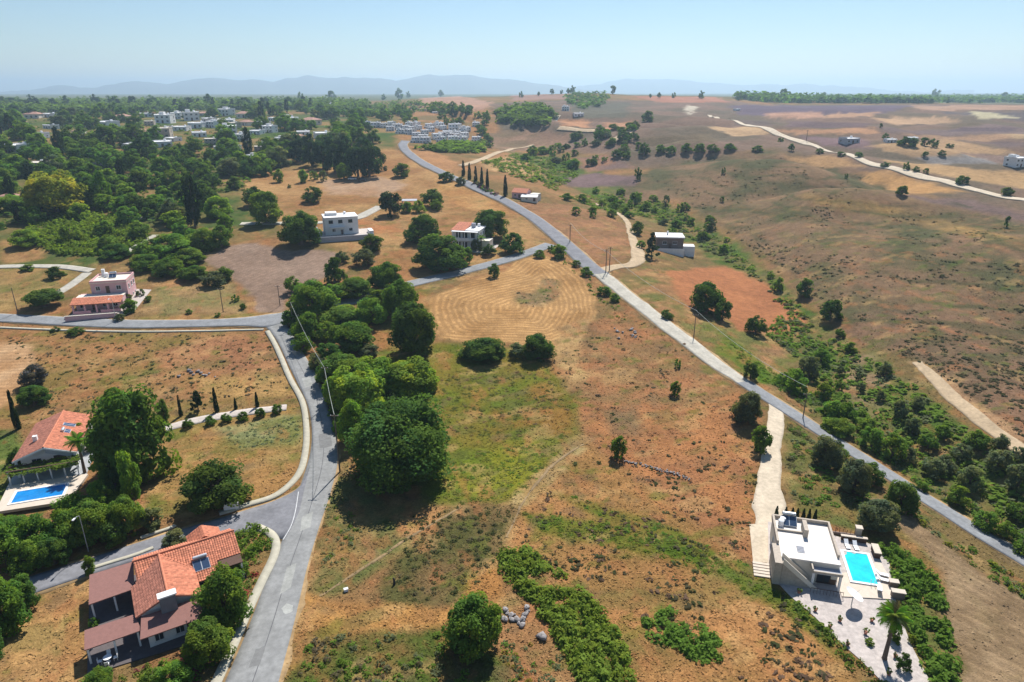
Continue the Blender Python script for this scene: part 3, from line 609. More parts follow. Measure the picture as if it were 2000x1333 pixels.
Q = {'back': [(13.1, 3.3, 3.15), (-.1, 3.3, 3.15), (-.1, 0, 4.8), (13.1, 0, 4.8)],
     'frontR': [(9.9, -3.45, 3.12), (13.1, -3.45, 3.12), (13.1, 0, 4.8), (9.9, 0, 4.8)],
     'frontM': [(6.75, -5.75, 2.3), (9.9, -5.75, 2.3), (9.9, 0, 4.8), (3.1, 0, 4.8), (3.1, -.4, 4.63), (6.75, -3.7, 3.19)],
     'frontL': [(-.1, -3.3, 3.2), (.5, -2.9, 3.38), (3.1, -.2, 4.72), (3.1, 0, 4.8), (-.1, 0, 4.8)],
     'crossL': [(-.85, -9.95, 3.15), (3.1, -9.95, 4.82), (3.1, -.3, 4.82), (-.85, -3.5, 3.15)],
     'crossR': [(6.85, -3.7, 3.18), (3.1, -.3, 4.82), (3.1, -9.95, 4.82), (6.85, -9.95, 3.18)]}
roof = None
for k, q in Q.items(): rf.slab(q, .16)
roof = rf.build('roof', TERRA2, h)
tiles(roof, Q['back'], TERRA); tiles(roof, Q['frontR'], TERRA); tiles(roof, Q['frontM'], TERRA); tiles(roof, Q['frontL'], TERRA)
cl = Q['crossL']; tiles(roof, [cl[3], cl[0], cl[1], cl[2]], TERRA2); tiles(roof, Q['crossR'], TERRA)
MB().tube([(-.2, 0, 4.88), (13.15, 0, 4.88)], .17, 8).tube([(3.1, -.3, 4.9), (3.1, -10, 4.9)], .17, 8).tube([(3.1, -.3, 4.86), (6.85, -3.7, 3.25)], .12, 6).build('ridge_cap', TERRA, roof)
dg = MB().slab([(7.1, 1.4, 3.4), (9.3, 1.2, 4.55), (9.3, 4.4, 4.55), (7.1, 4.4, 3.4)], .14).slab([(9.3, 1.2, 4.55), (11.5, 1.4, 3.4), (11.5, 4.4, 3.4), (9.3, 4.4, 4.55)], .14).build('rear_gable', TERRA2, roof)
tiles(roof, [(7.1, 4.4, 3.42), (7.1, 1.4, 3.42), (9.3, 1.2, 4.57), (9.3, 4.4, 4.57)], TERRA); tiles(roof, [(11.5, 1.4, 3.42), (11.5, 4.4, 3.42), (9.3, 4.4, 4.57), (9.3, 1.2, 4.57)], TERRA)
MB().box(7.4, 11.2, 2.8, 4.1, -1, 3.3).build('rear_wall', WHITE, h)
ch = MB().box(2.0, 3.9, -10.75, -9.9, -.5, 5.3).build('chimney', mat('shade_grey_render', (.17, .17, .185), .9, .15, 1), h); MB().box(1.85, 4.05, -10.9, -9.75, 5.3, 5.5).build('cap', WHITE, ch)  # chimney's grey is darkened in its colour to stand for shade
MB().slab([(-5.5, 2.7, 3.1), (-5.9, -3.3, 2.65), (-.55, -3.2, 2.75), (-.12, 2.7, 3.1)], .14).build('porch_roof', BRICKR, h)
MB().slab([(-6.7, -11.7, 2.45), (-.55, -11.8, 2.5), (-.95, -8.7, 2.85), (-6.5, -8.5, 2.85)], .14).build('porch_roof', BRICKR, h)
c = MB().slab([(-.85, -13.4, 2.45), (6.55, -13.5, 2.45), (5.0, -10.0, 3.08), (-.3, -9.96, 3.1)], .14).slab([(6.55, -13.5, 2.452), (6.75, -10.0, 2.9), (5.0, -9.98, 3.085)], .14); c.build('porch_roof', BRICKR, h)
for x, y, zt in [(-6.4, -11.4, 2.35), (-3.6, -11.5, 2.35), (-6.2, -8.8, 2.7), (-5.6, -3.0, 2.55), (-3.0, -3.0, 2.6), (-5.2, 2.4, 2.95), (12.8, -5.3, 2.9), (-1.0, -11.5, 2.38)]:
    MB().box(x - .11, x + .11, y - .11, y + .11, -.6, zt).build('post', WHITE, h)
MB().box(10.1, 13.0, -5.6, -3.46, 2.95, 3.09).build('porch_beam', WOOD, h)
solar(h, 7.9, -4.35, 2.98, 2.1, 1.7, math.atan(.49), 0)
for x in (1.2, 3.6): window(h, x, -12.5, 1.2, 1.1, 1.2)
window(h, -.2, -6.5, 1.5, 1.4, 1.2, 'W'); window(h, 6.1, -8.3, 1.5, 1.2, 1.2, 'E'); window(h, 11.5, -2.9, 1.5, 1.2, 1.3); window(h, 5.7, -11, 1.2, 1, 1.1, 'E'); door(h, 4.9, -12.5, 0, .95, 2.05, 'S', DARKFR); door(h, -.2, -4.5, 0, 1.6, 2.1, 'W', DARKFR)
ydrape('patio', [L1(x, y) for x, y in [(-6.9, -13.2), (6.6, -14.6), (7.2, -9.5), (7.0, -5), (13.2, -5.5), (13.2, 3.6), (-6, 3.6)]], .14, DARK)
t = thing('garden_table', (*L1(-4.6, -12.4), z1 + .14), 0, 'white round garden table at the edge of the brown shingled porch', 'table')
MB().tube([(0, 0, .70), (0, 0, .74)], .5, 14).build('top', PLAST, t); MB().tube([(0, 0, 0), (0, 0, .05), (0, 0, .7)], [.28, .05, .05], 8).build('pedestal', PLAST, t)
for k in range(4):
    an = k * 1.57 + .4; cch = thing('garden_chair', (L1(-4.6, -12.4)[0] + math.cos(an) * .85, L1(-4.6, -12.4)[1] + math.sin(an) * .85, z1 + .14), an + 1.57, 'white plastic garden chair drawn up to the white round table', 'chair', 'chairs at the garden table')
    MB().box(-.22, .22, -.22, .22, .42, .46).build('seat', PLAST, cch); MB().box(-.22, .22, -.25, -.21, .46, .9).build('backrest', PLAST, cch)
    for sx in (-.19, .19):
        for sy in (-.19, .19): MB().box(sx - .02, sx + .02, sy - .02, sy + .02, 0, .42).build('leg', PLAST, cch)

# ------------------------------------------------------------------ gabled pool house on the left
o2 = (-82.98, 106.87); a2 = 110.2; L2 = fr(o2, a2); z2 = zat(*L2(6, 0))
h = thing('gabled_house', (*o2, z2), R(a2), 'long gabled house with weathered terracotta roof and solar panel behind a blue pool', 'house')
b = MB().box(2.2, 15.2, -4.3, 4.6, -1, 3.15); b.add([(2.2, -4.3, 3.15), (2.2, 4.6, 3.15), (2.2, .1, 4.8)], [(0, 1, 2)]); b.add([(15.2, -4.3, 3.15), (15.2, 4.6, 3.15), (15.2, .1, 4.8)], [(0, 1, 2)]); b.build('wall', WHITE, h)
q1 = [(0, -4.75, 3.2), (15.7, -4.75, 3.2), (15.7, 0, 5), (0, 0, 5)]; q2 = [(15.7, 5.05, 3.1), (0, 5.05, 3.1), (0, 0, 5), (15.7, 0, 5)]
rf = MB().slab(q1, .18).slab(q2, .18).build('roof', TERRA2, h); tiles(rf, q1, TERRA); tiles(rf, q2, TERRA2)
MB().tube([(-.05, 0, 5.08), (15.75, 0, 5.08)], .16, 8).build('ridge_cap', TERRA, rf)
MB().slab([(-.08, -4.85, 3.18), (.02, -4.85, 3.18), (.02, 0, 4.99), (-.08, 0, 4.99)], .32).slab([(-.08, 0, 4.99), (.02, 0, 4.99), (.02, 5.15, 3.08), (-.08, 5.15, 3.08)], .32).build('fascia', WHITE, rf)
MB().slab([(.3, -4.5, 3.02), (.42, -4.5, 3.02), (.42, 0, 4.7), (.3, 0, 4.7)], 1.0).build('porch_arch', GREYW, h)
for y in (-4.4, 4.7): MB().box(.2, .6, y - .2, y + .2, -1, 3.0).build('post', WHITE, h)
MB().box(5, 5.7, 2.2, 2.9, 3, 5.1).build('chimney', WHITE, h)
solar(h, 9.9, -2.9, 4.0, 1.2, 2.0, R(20), R(0), False); p = solar(h, 7.3, -2.6, 4.06, 1.5, 1.0, R(20), 0, True)
door(h, 2.2, -1.5, 0, 2.0, 2.1, 'W', DARKFR); window(h, 2.2, 2.2, 1.4, 1.6, 1.3, 'W'); window(h, 5.0, -4.3, 1.5, 1.2, 1.2); window(h, 9, -4.3, 1.5, 1.2, 1.2); window(h, 12.5, -4.3, 1.5, 1.2, 1.2)
ydrape('terrace', [L2(x, y) for x, y in [(-3, 6), (-3, -6.2), (6, -6.4), (6, -4.3), (2.1, -4.3), (2.1, 6)]], .12, GREYS)
ydrape('terrace', [L2(x, y) for x, y in [(-11.4, 5.2), (-11.8, -5.2), (-3.2, -6.6), (-3, -5.2), (-3.0, 5.6)]], .1, PAVE2, z2)
ydrape('path', [L2(x, y) for x, y in [(6, -8.5), (6, -4.4), (10, -4.4), (10.5, -7.4)]], .1, PAVE)
pool((*L2(-9.5, -3.9), z2 + .16), R(a2), 3.7, 7.4, 'blue swimming pool half in tree shade below the gabled house', (.012, .20, .52))
t = thing('vine_pergola', (*L2(-2.2, 0), z2), R(a2), 'vine covered pergola across the front of the gabled pool house', 'pergola')
for y in np.linspace(-5, 5.4, 6): MB().box(-.1, .1, y - .1, y + .1, -.5, 2.3).build('post', WHITE, t)
MB().box(-.12, .12, -5.3, 5.7, 2.3, 2.45).box(1.6, 1.8, -5.3, 5.7, 2.302, 2.45).build('beam', WOOD, t)
PERGOLA = (t, L2)

# ------------------------------------------------------------------ flat roofed villa with its pool on the right
o7 = (37.54, 78.6); a7 = -14; L7 = fr(o7, a7); z7 = zat(*L7(4, 4))
h = thing('flat_roofed_villa', (*o7, z7), R(a7), 'cream flat roofed villa with outside stair and roof terrace above a turquoise pool', 'house')
MB().box(0, 8, 1.9, 11.4, -1.5, 3.3).build('wall', OFFW, h)
MB().box(-.75, .25, 0.2, 4.7, -1.5, 3.6).build('side_wall', STONE, h)
rt = MB().box(-.1, 8.1, 1.8, 11.5, 3.3, 3.55).build('roof', mat('roof_screed', (.66, .61, .55), .85, .08, .7), h)
pp = MB().box(-.12, .2, 4.72, 11.6, 3.552, 4.15).box(7.85, 8.15, 3.3, 11.6, 3.552, 4.1).box(.2, 7.85, 11.3, 11.6, 3.552, 4.12).box(.2, 3.9, 8.1, 8.3, 3.552, 3.85); pp.build('parapet', STONE, rt)
MB().box(3.9, 4.5, 7.2, 9.9, 3.552, 4.9).build('chimney', STONE, rt)
MB().box(4.3, 8.2, .4, 3.2, 2.55, 2.7).build('porch_roof', GREYW, h); MB().box(4.2, 4.4, .4, 3.3, 2.7, 3.3).box(4.4, 8.2, .35, .55, 2.7, 3.0).build('porch_parapet', STONE, h)
for x in (4.5, 8.0): MB().box(x - .15, x + .15, .45, .75, -1.4, 2.55).build('post', WHITE, h)
st = MB()
for k in range(16): st.box(.3 + k * .34, .3 + (k + 1) * .34 + .02, .3, 1.5, -1.6, 3.5 - k * .3)
st.build('stair', STONE, h)
for y in (.2, 1.55): MB().add([(.3, y, 3.5), (5.9, y, -1.1), (5.9, y, -.3), (.3, y, 4.4), (.3, y + .12, 3.5), (5.9, y + .12, -1.1), (5.9, y + .12, -.3), (.3, y + .12, 4.4)], [(0, 1, 2, 3), (7, 6, 5, 4), (0, 4, 5, 1), (1, 5, 6, 2), (2, 6, 7, 3), (3, 7, 4, 0)]).build('stair_wall', OFFW, h)
window(h, 6.2, 1.9, 1.0, 1.8, 1.6, 'S', fm=DARKFR); door(h, 7.4, 1.9, -1.2, .9, 2.1); window(h, 8, 5, 1.2, 2, 1.8, 'E'); window(h, 8, 9, 1.2, 1.6, 1.4, 'E'); window(h, 0, 8, 1.6, 1.2, 1.2, 'W')
solar(h, 2.2, 9.4, 3.75, 2.2, 1.7, R(28), R(0), True)
for k, (x, y) in enumerate([(1.3, 10.3), (1.0, 9.6)]): MB().tube([(x, y, 3.56), (x, y, 4.5), (x, y, 4.62)], [.42, .42, .2], 12).build('water_tank', PLAST, rt)
for k in range(5): MB().box(2.6, 3.6, 3.4 + k * .32, 3.6 + k * .32, 3.56, 3.62).build('roof_mat', GREYW, rt)
deck = MB().prism([(8.3, -.4), (15.0, .7), (15.9, 4), (14.9, 12.6), (9.6, 13.4), (8.3, 12.0)], -2.2, .1)
d = deck.build('pool_terrace', PAVE2, kind='structure', loc=(*o7, z7), rz=R(a7)); NOGROW.append(np.array([L7(x, y) for x, y in [(-1, -.5), (8.3, -.4), (15.0, .7), (15.9, 4), (14.9, 12.6), (9.6, 13.4), (8.3, 12.0), (-1, 12)]]))
pool((*L7(10.4, 3.3), z7 + .2), R(a7), 3.3, 6.8, 'turquoise swimming pool on the terrace beside the flat roofed villa', (.02, .52, .58))
# yard round the villa
YV = [(1498, 1112), (1520, 1140), (1546, 1168), (1590, 1205), (1640, 1255), (1680, 1290), (1720, 1330), (1775, 1400), (1850, 1400), (1815, 1330), (1780, 1262), (1762, 1215), (1748, 1170), (1744, 1130), (1735, 1095), (1718, 1072), (1690, 1060), (1640, 1050), (1560, 1030), (1500, 1020)]
yp = [tuple(p) for p in gl(YV)]
GRAV = mat('pinkish_gravel', (.43, .38, .345), .95, .28, 1.6, .6, bscale=14); ydrape('yard', yp, .09, GRAV)
for k, (u_, v_) in enumerate([(1592, 1195), (1620, 1228), (1655, 1262), (1690, 1240), (1702, 1215), (1750, 1200), (1640, 1215), (1735, 1320), (1748, 1285), (1560, 1160)]):
    q_ = P(u_, v_); t = thing('plant_pot', (q_.x, q_.y, q_.z + .08), k, 'terracotta pot with a small green plant on the gravel villa yard', 'plant pot', 'pots on the villa yard')
    MB().tube([(0, 0, 0), (0, 0, .35), (0, 0, .4)], [.16, .24, .26], 10).build('pot', TERRA2, t); POTS.append(t)
for k in range(5):            # terraced steps left of the villa
    y = 1.2 + k * .62; MB().prism([L7(-3.1, y), L7(-.8, y), L7(-.8, y + .5), L7(-3.1, y + .5)], z7 - .5, z7 + .16 + k * .05).build('step', PAVE2, kind='structure')
ydrape('forecourt', [L7(x, y) for x, y in [(-3.0, 4.3), (-.8, 4.6), (-.15, 12.2), (-1.5, 14), (-2.9, 13.5)]], .11, CHALK)
t = thing('satellite_dish', (*L7(9.2, -2.0), z7), R(a7), 'large white satellite dish standing below the pool terrace wall', 'satellite dish')
dv = []; n = 20
for r_ in (0, .35, .7, 1.0, 1.25):
    for k in range(n): dv.append((r_ * math.cos(2 * math.pi * k / n), r_ * math.sin(2 * math.pi * k / n), .28 * r_ * r_ / 1.5))
dd = MB().add(dv, [(i_ * n + k, i_ * n + (k + 1) % n, (i_ + 1) * n + (k + 1) % n, (i_ + 1) * n + k) for i_ in range(4) for k in range(n)]).build('reflector', PLAST, t, loc=(0, 0, 1.8)); dd.rotation_euler = Vector((.45, .05, .80)).to_track_quat('Z', 'Y').to_euler()
MB().tube([(0, 0, -.3), (0, 0, 1.7)], .07, 8).build('mast', METAL, t); MB().tube([(0, 0, .1), (.0, -.1, 1.2)], .025, 6).build('feed_arm', METAL, dd)
def lounger(x, y, rz, label):
    t = thing('sun_lounger', (*L7(x, y), z7 + .1), R(a7 + rz), label, 'lounger', 'loungers round the turquoise pool')
    MB().box(-.3, .3, -.9, .3, .26, .34).build('seat', PLAST, t); bk = MB().box(-.3, .3, 0, .75, 0, .08).build('backrest', PLAST, t, loc=(0, .3, .3)); bk.rotation_euler = (R(35), 0, 0)
    for sx in (-.24, .24):
        for sy in (-.8, .2): MB().box(sx - .03, sx + .03, sy - .03, sy + .03, 0, .26).build('leg', PLAST, t)
for x, y, rz in [(14.6, 4.4, 80), (14.7, 5.6, 80), (11.2, 11.6, 5), (12.4, 11.5, 5), (13.6, 2.0, 170)]: lounger(x, y, rz, 'white sun lounger standing on the pale terrace round the turquoise pool')
def bbq(x, y, w_, l_, hh, label, m, cat, name):
    t = thing(name, (*L7(x, y), z7 + .1), R(a7), label, cat); MB().box(0, w_, 0, l_, -1.2, hh).build('body', m, t); MB().box(-.1, w_ + .1, -.1, l_ + .1, hh, hh + .12).build('top', PAVE2, t)
bbq(14.9, 1.0, 1.6, .7, .9, 'low brown wall block at the near corner of the pool terrace', BROWNW, 'wall block', 'planter_wall'); bbq(15.2, 3.4, 1.1, .7, .7, 'short brown planter wall beside the pool steps', BROWNW, 'planter', 'planter_wall')
bbq(10.6, 11.7 + 1.2, 3.6, .3, .9, 'dark timber screen wall behind the turquoise pool', WOOD, 'screen', 'timber_screen'); bbq(14.6, 9.6, .8, 2.2, .9, 'dark brown timber counter at the far corner of the pool', WOOD, 'counter', 'timber_counter')
t = thing('gate_wall', (*L7(9.4, 14.2), z7), R(a7), 'brown railing wall with stone pillar behind the pool terrace', 'wall')
MB().box(-1.2, 3.4, 0, .2, -.5, .7).build('panel', BROWNW, t); MB().box(3.4, 4.2, -.3, .5, -.5, 2.0).build('pillar', STONE, t); MB().box(3.3, 4.3, -.4, .6, 2.0, 2.15).build('cap', PAVE2, t)
for k in range(9): MB().box(-1.1 + k * .55, -1.05 + k * .55, .08, .13, .7, 1.3).build('bar', WOOD, t)
t = thing('railing', (*L7(4.2, -.6), z7), R(a7), 'dark metal railing beside the stone basement stair of the villa', 'railing')
MB().box(0, 4.2, -.03, .03, .85, .92).build('rail', WOOD, t)
for k in range(11): MB().box(k * .42 - .02, k * .42 + .02, -.02, .02, -1, .85).build('bar', WOOD, t)

# ------------------------------------------------------------------ pink house on the left
o3 = (-122.6, 183.5); a3 = 15; L3 = fr(o3, a3); z3 = zat(*L3(6, 0))
h = thing('pink_house', (*o3, z3), R(a3), 'two storey pink house with columned terracotta porch facing the left road', 'house')
MB().box(0, 12, 0, 6, -2, 3.3).box(3.2, 12.6, 4.5, 13.5, -2, 6.5).build('wall', PINK, h)
MB().box(-.1, 12.1, -.1, 4.4, 3.3, 3.5).build('lower_roof', OFFW, h); rt = MB().box(3.1, 12.7, 4.4, 13.6, 6.5, 6.7).build('roof', OFFW, h)
pp = MB().box(3.1, 3.35, 4.4, 13.6, 6.702, 7.2).box(12.45, 12.7, 4.4, 13.6, 6.702, 7.2).box(3.35, 12.45, 4.4, 4.65, 6.702, 7.2).box(3.35, 12.45, 13.35, 13.6, 6.702, 7.2); pp.build('parapet', PINK, rt)
q = [(-.4, -3.6, 2.75), (12.4, -3.6, 2.75), (12.4, .1, 3.75), (-.4, .1, 3.75)]; pr = MB().slab(q, .16).build('porch_roof', TERRA2, h); tiles(pr, q, TERRA)
for x in np.linspace(.2, 11.8, 5): MB().box(x - .22, x + .22, -3.3, -2.86, -1.5, 2.7).build('column', PINK, h)
MB().box(-.3, 12.3, -3.5, 0, -2, .15).build('porch_floor', PAVE, h); MB().box(0, 4.5, -3.45, -3.3, .15, .9).box(7, 12, -3.45, -3.3, .15, .9).build('balustrade', PINK, h)
for x in (1.6, 7.4, 10): window(h, x, 0, 1.5, 1.3, 1.4)
door(h, 4.6, 0, .15, 1.1, 2.2); window(h, 5, 4.5, 5.0, 1.2, 1.3); door(h, 7.5, 4.5, 3.5, 1.0, 2.1); window(h, 10.4, 4.5, 5.0, 1.3, 1.3)
for y in (6.5, 9.5, 12): window(h, 12.6, y, 4.9, 1.1, 1.3, 'E'); window(h, 12.6, y, 1.5, 1.1, 1.3, 'E')
solar(h, 8, 9, 6.9, 2, 1.6, R(30), 0); MB().tube([(6, 11, 6.7), (6, 11, 7.9), (6, 11, 8.1)], [.6, .6, .2], 12).build('water_tank', PLAST, rt)
MB().box(4.5, 5.3, 12, 12.8, 6.7, 8.8).build('chimney', WHITE, rt)
ydrape('forecourt', [L3(x, y) for x, y in [(-2.5, -7), (-1.5, -3), (0, 0), (0, -3), (12.5, -3), (12.6, 14), (17, 12), (15.5, -4), (13.5, -6.3), (2, -7.4)]][:6] + [L3(17, 12), L3(15.5, -4), L3(13.5, -6.3), L3(2, -7.4)], .12, PAVE)
t = thing('garden_wall', (*L3(0, -6.9), z3), R(a3), 'low pink garden wall between the pink house and the road', 'wall'); MB().box(-1, 12, -.15, .15, -1.4, .65).build('panel', PINK, t); MB().box(-1.05, 12.05, -.2, .2, .65, .75).build('coping', OFFW, t)
road_mid('lane', [(112, 574), (135, 560), (152, 548), (170, 534)], 3, .1, CONC, 1)

# ------------------------------------------------------------------ white cube house, red roofed white house, brown flat house
p = P(637, 467); L4 = fr(p, 20); z4 = p.z
h = thing('white_house', (p.x, p.y, z4 + 1.2), R(20), 'white two storey cube house on a walled terrace beside the ploughed field', 'house', None, (1, 1, .87))
MB().box(0, 12, 0, 9, -3, 7.2).build('wall', WHITE, h); rt = MB().box(-.15, 12.15, -.15, 9.15, 7.2, 7.45).build('roof', WHITE, h); MB().box(1, 5, 4, 8, 7.45, 8.6).build('stair_hut', WHITE, rt)
for x in (2.2, 5.6, 9.2): window(h, x, 0, 5.6, 1.5, 1.3, 'S', fm=DARKFR)
for x in (3, 9.2): window(h, x, 0, 2, 1.3, 1.3)
door(h, 6, 0, 0, 1.1, 2.1); window(h, 12, 3, 5.4, 1.2, 1.3, 'E'); window(h, 12, 6, 2, 1.2, 1.3, 'E'); window(h, 0, 4, 5.4, 1.2, 1.3, 'W')
MB().box(1.5, 7, -1.8, -.02, 3.3, 3.5).build('balcony', WHITE, h)
for k in range(8): MB().box(1.55 + k * .76, 1.65 + k * .76, -1.75, -1.65, -.3, 3.3).build('post', WHITE, h)
MB().box(-2.5, -2.2, -4, 8, -3, 2.2).box(-2.5, 17, -4.3, -4, -4, .3).build('terrace_wall', GREYW, h); MB().box(-2.2, 16.8, -4, 8.8, -4, .08).build('terrace_floor', PAVE, h); MB().box(15.5, 17, -3.5, 2, .08, 1.6).build('garden_wall', WHITE, h)
MB().tube([(8, 6, 7.45), (8, 6, 8.5), (8, 6, 8.65)], [.5, .5, .2], 12).build('water_tank', PLAST, rt)
NOGROW.append(np.array([L4(x, y) for x, y in [(-3, -4.5), (17, -4.5), (17, 9), (-3, 9)]]))
p = P(884, 484); L5 = fr(p, -14); z5 = p.z
h = thing('balcony_house', (p.x, p.y, z5), R(-14), 'white two storey house with balcony and low red tiled roof below the main road', 'house')
MB().box(0, 9.8, 0, 9, -3, 6.4).build('wall', WHITE, h); q = [(-.4, -.5, 6.4), (5, -.5, 6.4), (5, 9.4, 7.6), (-.4, 9.4, 7.6)]; rt = MB().slab(q, .2).build('roof', TERRA2, h); tiles(rt, q, TERRA, tw=.5, tl=.5); MB().box(5, 10.2, -.5, 9.4, 6.4, 6.65).build('flat_roof', WHITE, h)
MB().box(6, 7.4, 4, 5.2, 6.65, 8.3).build('chimney', GREYW, h)
MB().box(.5, 9.8, -2, -.02, 3.05, 3.25).build('balcony', WHITE, h)
for x in np.linspace(.7, 9.6, 5): MB().box(x - .12, x + .12, -1.95, -1.7, -3, 6.38).build('post', WHITE, h)
MB().box(.8, 9.6, -1.98, -1.9, 3.25, 4.1).build('balustrade', WHITE, h); MB().box(.3, 10.1, -2.2, -.02, 6.15, 6.37).build('balcony_roof', WHITE, h)
for x in (2.3, 4.8, 7.6): window(h, x, 0, 4.8, 1.6, 1.8, 'S', fm=DARKFR); window(h, x, 0, 1.4, 1.5, 1.8, 'S', fm=DARKFR)
window(h, 9.8, 3, 4.8, 1.2, 1.3, 'E'); window(h, 9.8, 6, 4.8, 1.2, 1.3, 'E'); window(h, 0, 4, 4.6, 1.2, 1.3, 'W'); MB().box(9.82, 13.5, 1, 6, -2, 2.9).build('annex', OFFW, h); MB().tube([(8, 7, 6.65), (8, 7, 7.8)], .55, 12).build('water_tank', PLAST, h)
ydrape('patio', [L5(x, y) for x, y in [(-1, -3), (15, -4), (15.5, 7), (-1, 8)]], .1, PAVE)
p = P(1282, 486); L6 = fr(p, -6); z6 = p.z
h = thing('brown_flat_house', (p.x, p.y, z6), R(-6), 'brown single storey house with white flat roof beside the dirt track', 'house')
MB().box(0, 10, 0, 8, -3, 4.2).build('wall', BROWNW, h); rt = MB().box(-.4, 10.4, -.4, 8.4, 4.2, 4.6).build('roof', WHITE, h); MB().box(4, 4.6, 4, 4.6, 4.6, 6).build('chimney', WHITE, rt)
window(h, 3, 0, 2.4, 1.6, 1.3); window(h, 6.8, 0, 2.4, 1.6, 1.3); door(h, 5, 0, 0, 1, 2.1); window(h, 10, 4, 2.4, 1.2, 1.2, 'E')
MB().box(10.02, 14.5, .5, 5, -3, 1.0).box(-.5, 10, -3.2, -3, -3, .8).build('garden_wall', WHITE, h); MB().box(-.4, 10.2, -3, -.02, -3, .05).build('porch_floor', PAVE, h)
p = P(1000, 386); h = thing('gabled_cottage', (p.x, p.y, p.z), R(-25), 'small pink cottage with terracotta gable beside the white shed on the road', 'house', None, (.8, .8, .8))
MB().box(0, 9, 0, 7, -3, 3).build('wall', PINK, h); rf = MB().slab([(-.3, -.4, 3), (9.3, -.4, 3), (9.3, 3.5, 5), (-.3, 3.5, 5)], .2).slab([(-.3, 3.5, 5), (9.3, 3.5, 5), (9.3, 7.4, 3), (-.3, 7.4, 3)], .2).build('roof', TERRA, h); MB().add([(0, 0, 3), (0, 7, 3), (0, 3.5, 4.8)], [(0, 1, 2)]).add([(9, 0, 3), (9, 7, 3), (9, 3.5, 4.8)], [(0, 1, 2)]).build('gable', PINK, h)
window(h, 2, 0, 1.5, 1.2, 1.2); window(h, 7, 0, 1.5, 1.2, 1.2); door(h, 4.5, 0, 0, 1, 2); MB().box(10, 15, 2, 7, -3, 2.4).build('annex', OFFW, h)
p = P(1018, 393); h = thing('white_shed', (p.x, p.y, p.z), R(-12), 'long white roofed shed beside the road next to a pink cottage', 'shed', None, (.8, .8, .75))
MB().box(0, 9, 0, 6, -3, 2.6).build('wall', OFFW, h); MB().slab([(-.3, -.4, 2.5), (9.3, -.4, 2.5), (9.3, 3, 3.6), (-.3, 3, 3.6)], .12).slab([(-.3, 3, 3.6), (9.3, 3, 3.6), (9.3, 6.4, 2.5), (-.3, 6.4, 2.5)], .12).build('roof', WHITE, h); door(h, 7.5, 0, 0, 1.4, 2.1); window(h, 3, 0, 1.4, 1.2, .9)
p = P(786, 405); h = thing('carport', (p.x, p.y, p.z), R(5), 'grey flat roofed carport between dark trees above the white houses', 'carport')
MB().box(-.2, 6.2, -.2, 5.2, 2.5, 2.7).build('roof', GREYW, h)
for x, y in ((0, 0), (6, 0), (0, 5), (6, 5)): MB().box(x - .1, x + .1, y - .1, y + .1, -1, 2.5).build('post', WOOD, h)
t = thing('white_wall_panel', (*P(438, 999)[:2], P(438, 999).z), R(14), 'short white wall panel beside the side street under a round tree', 'wall')
MB().box(0, 2.3, -.12, .12, -.3, 1.35).build('panel', WHITE, t); MB().box(-.06, 2.36, -.17, .17, 1.35, 1.45).build('coping', WHITE, t)

# ------------------------------------------------------------------ village houses
def copy_tree(o, parent=None):
    c = o.copy(); COL.objects.link(c)
    if parent: c.parent = parent
    for chd in KIDS.get(o, []): copy_tree(chd, c)
    return c
KIDS = {}
def vproto(style):
    r = thing('village_house', (0, 0, 0), 0, 'x', 'house')
    wallm, two, tile = [(WHITE, 1, 0), (WHITE, 0, 0), (OFFW, 0, 1), (STONE, 1, 0), (OFFW, 1, 1), (GREYW, 0, 0), (WHITE, 1, 0), (WHITE, 1, 2)][style]
    hh = 6.2 if two else 3.3
    b = MB().box(-5, 5, -4, 4, -4, hh)
    if style in (6, 7): b = MB().box(-5, 5, -1, 4, -4, hh).box(-5, 1, -4, -1.002, -4, 3.1)
    b.build('wall', wallm, r)
    if tile == 1:
        MB().add([(-5.5, -4.5, hh), (5.5, -4.5, hh), (5.5, 4.5, hh), (-5.5, 4.5, hh), (-2, 0, hh + 1.7), (2, 0, hh + 1.7)], [(0, 1, 5, 4), (1, 2, 5), (2, 3, 4, 5), (3, 0, 4), (3, 2, 1, 0)]).build('roof', mat('faded_tiles', (.34, .19, .14), .9, .25, .8), r)
    else:
        y0 = -1.1 if style in (6, 7) else -4.1
        rt = MB().box(-5.1, 5.1, y0, 4.1, hh, hh + .2).build('roof', WHITE if style != 3 else OFFW, r); MB().box(-5.1, -4.9, y0, 4.1, hh + .202, hh + .7).box(4.9, 5.1, y0, 4.1, hh + .202, hh + .7).box(-4.9, 4.9, 3.9, 4.1, hh + .202, hh + .7).build('parapet', wallm, rt)
        MB().tube([(2, 1, hh + .2), (2, 1, hh + 1.6)], .7, 10).build('water_tank', PLAST, rt)
        if style in (0, 6): MB().box(-3.5, -.5, 0, 3, hh + .2, hh + 2.3).build('stair_hut', wallm, rt)
    for fl in range(1 + two):
        z = 1.6 + fl * 3
        for x in (-3.2, 0, 3.2):
            yy = -4.0
            if style in (6, 7) and (fl or x > 2): yy = -1.0
            if x == 0 and fl == 0: door(r, x, yy, 0, 1.2, 2.2)
            else: window(r, x, yy, z, 1.5, 1.4)
        window(r, 5, 1.5, z, 1.4, 1.3, 'E'); window(r, -5, 1.5, z, 1.4, 1.3, 'W')
    return r
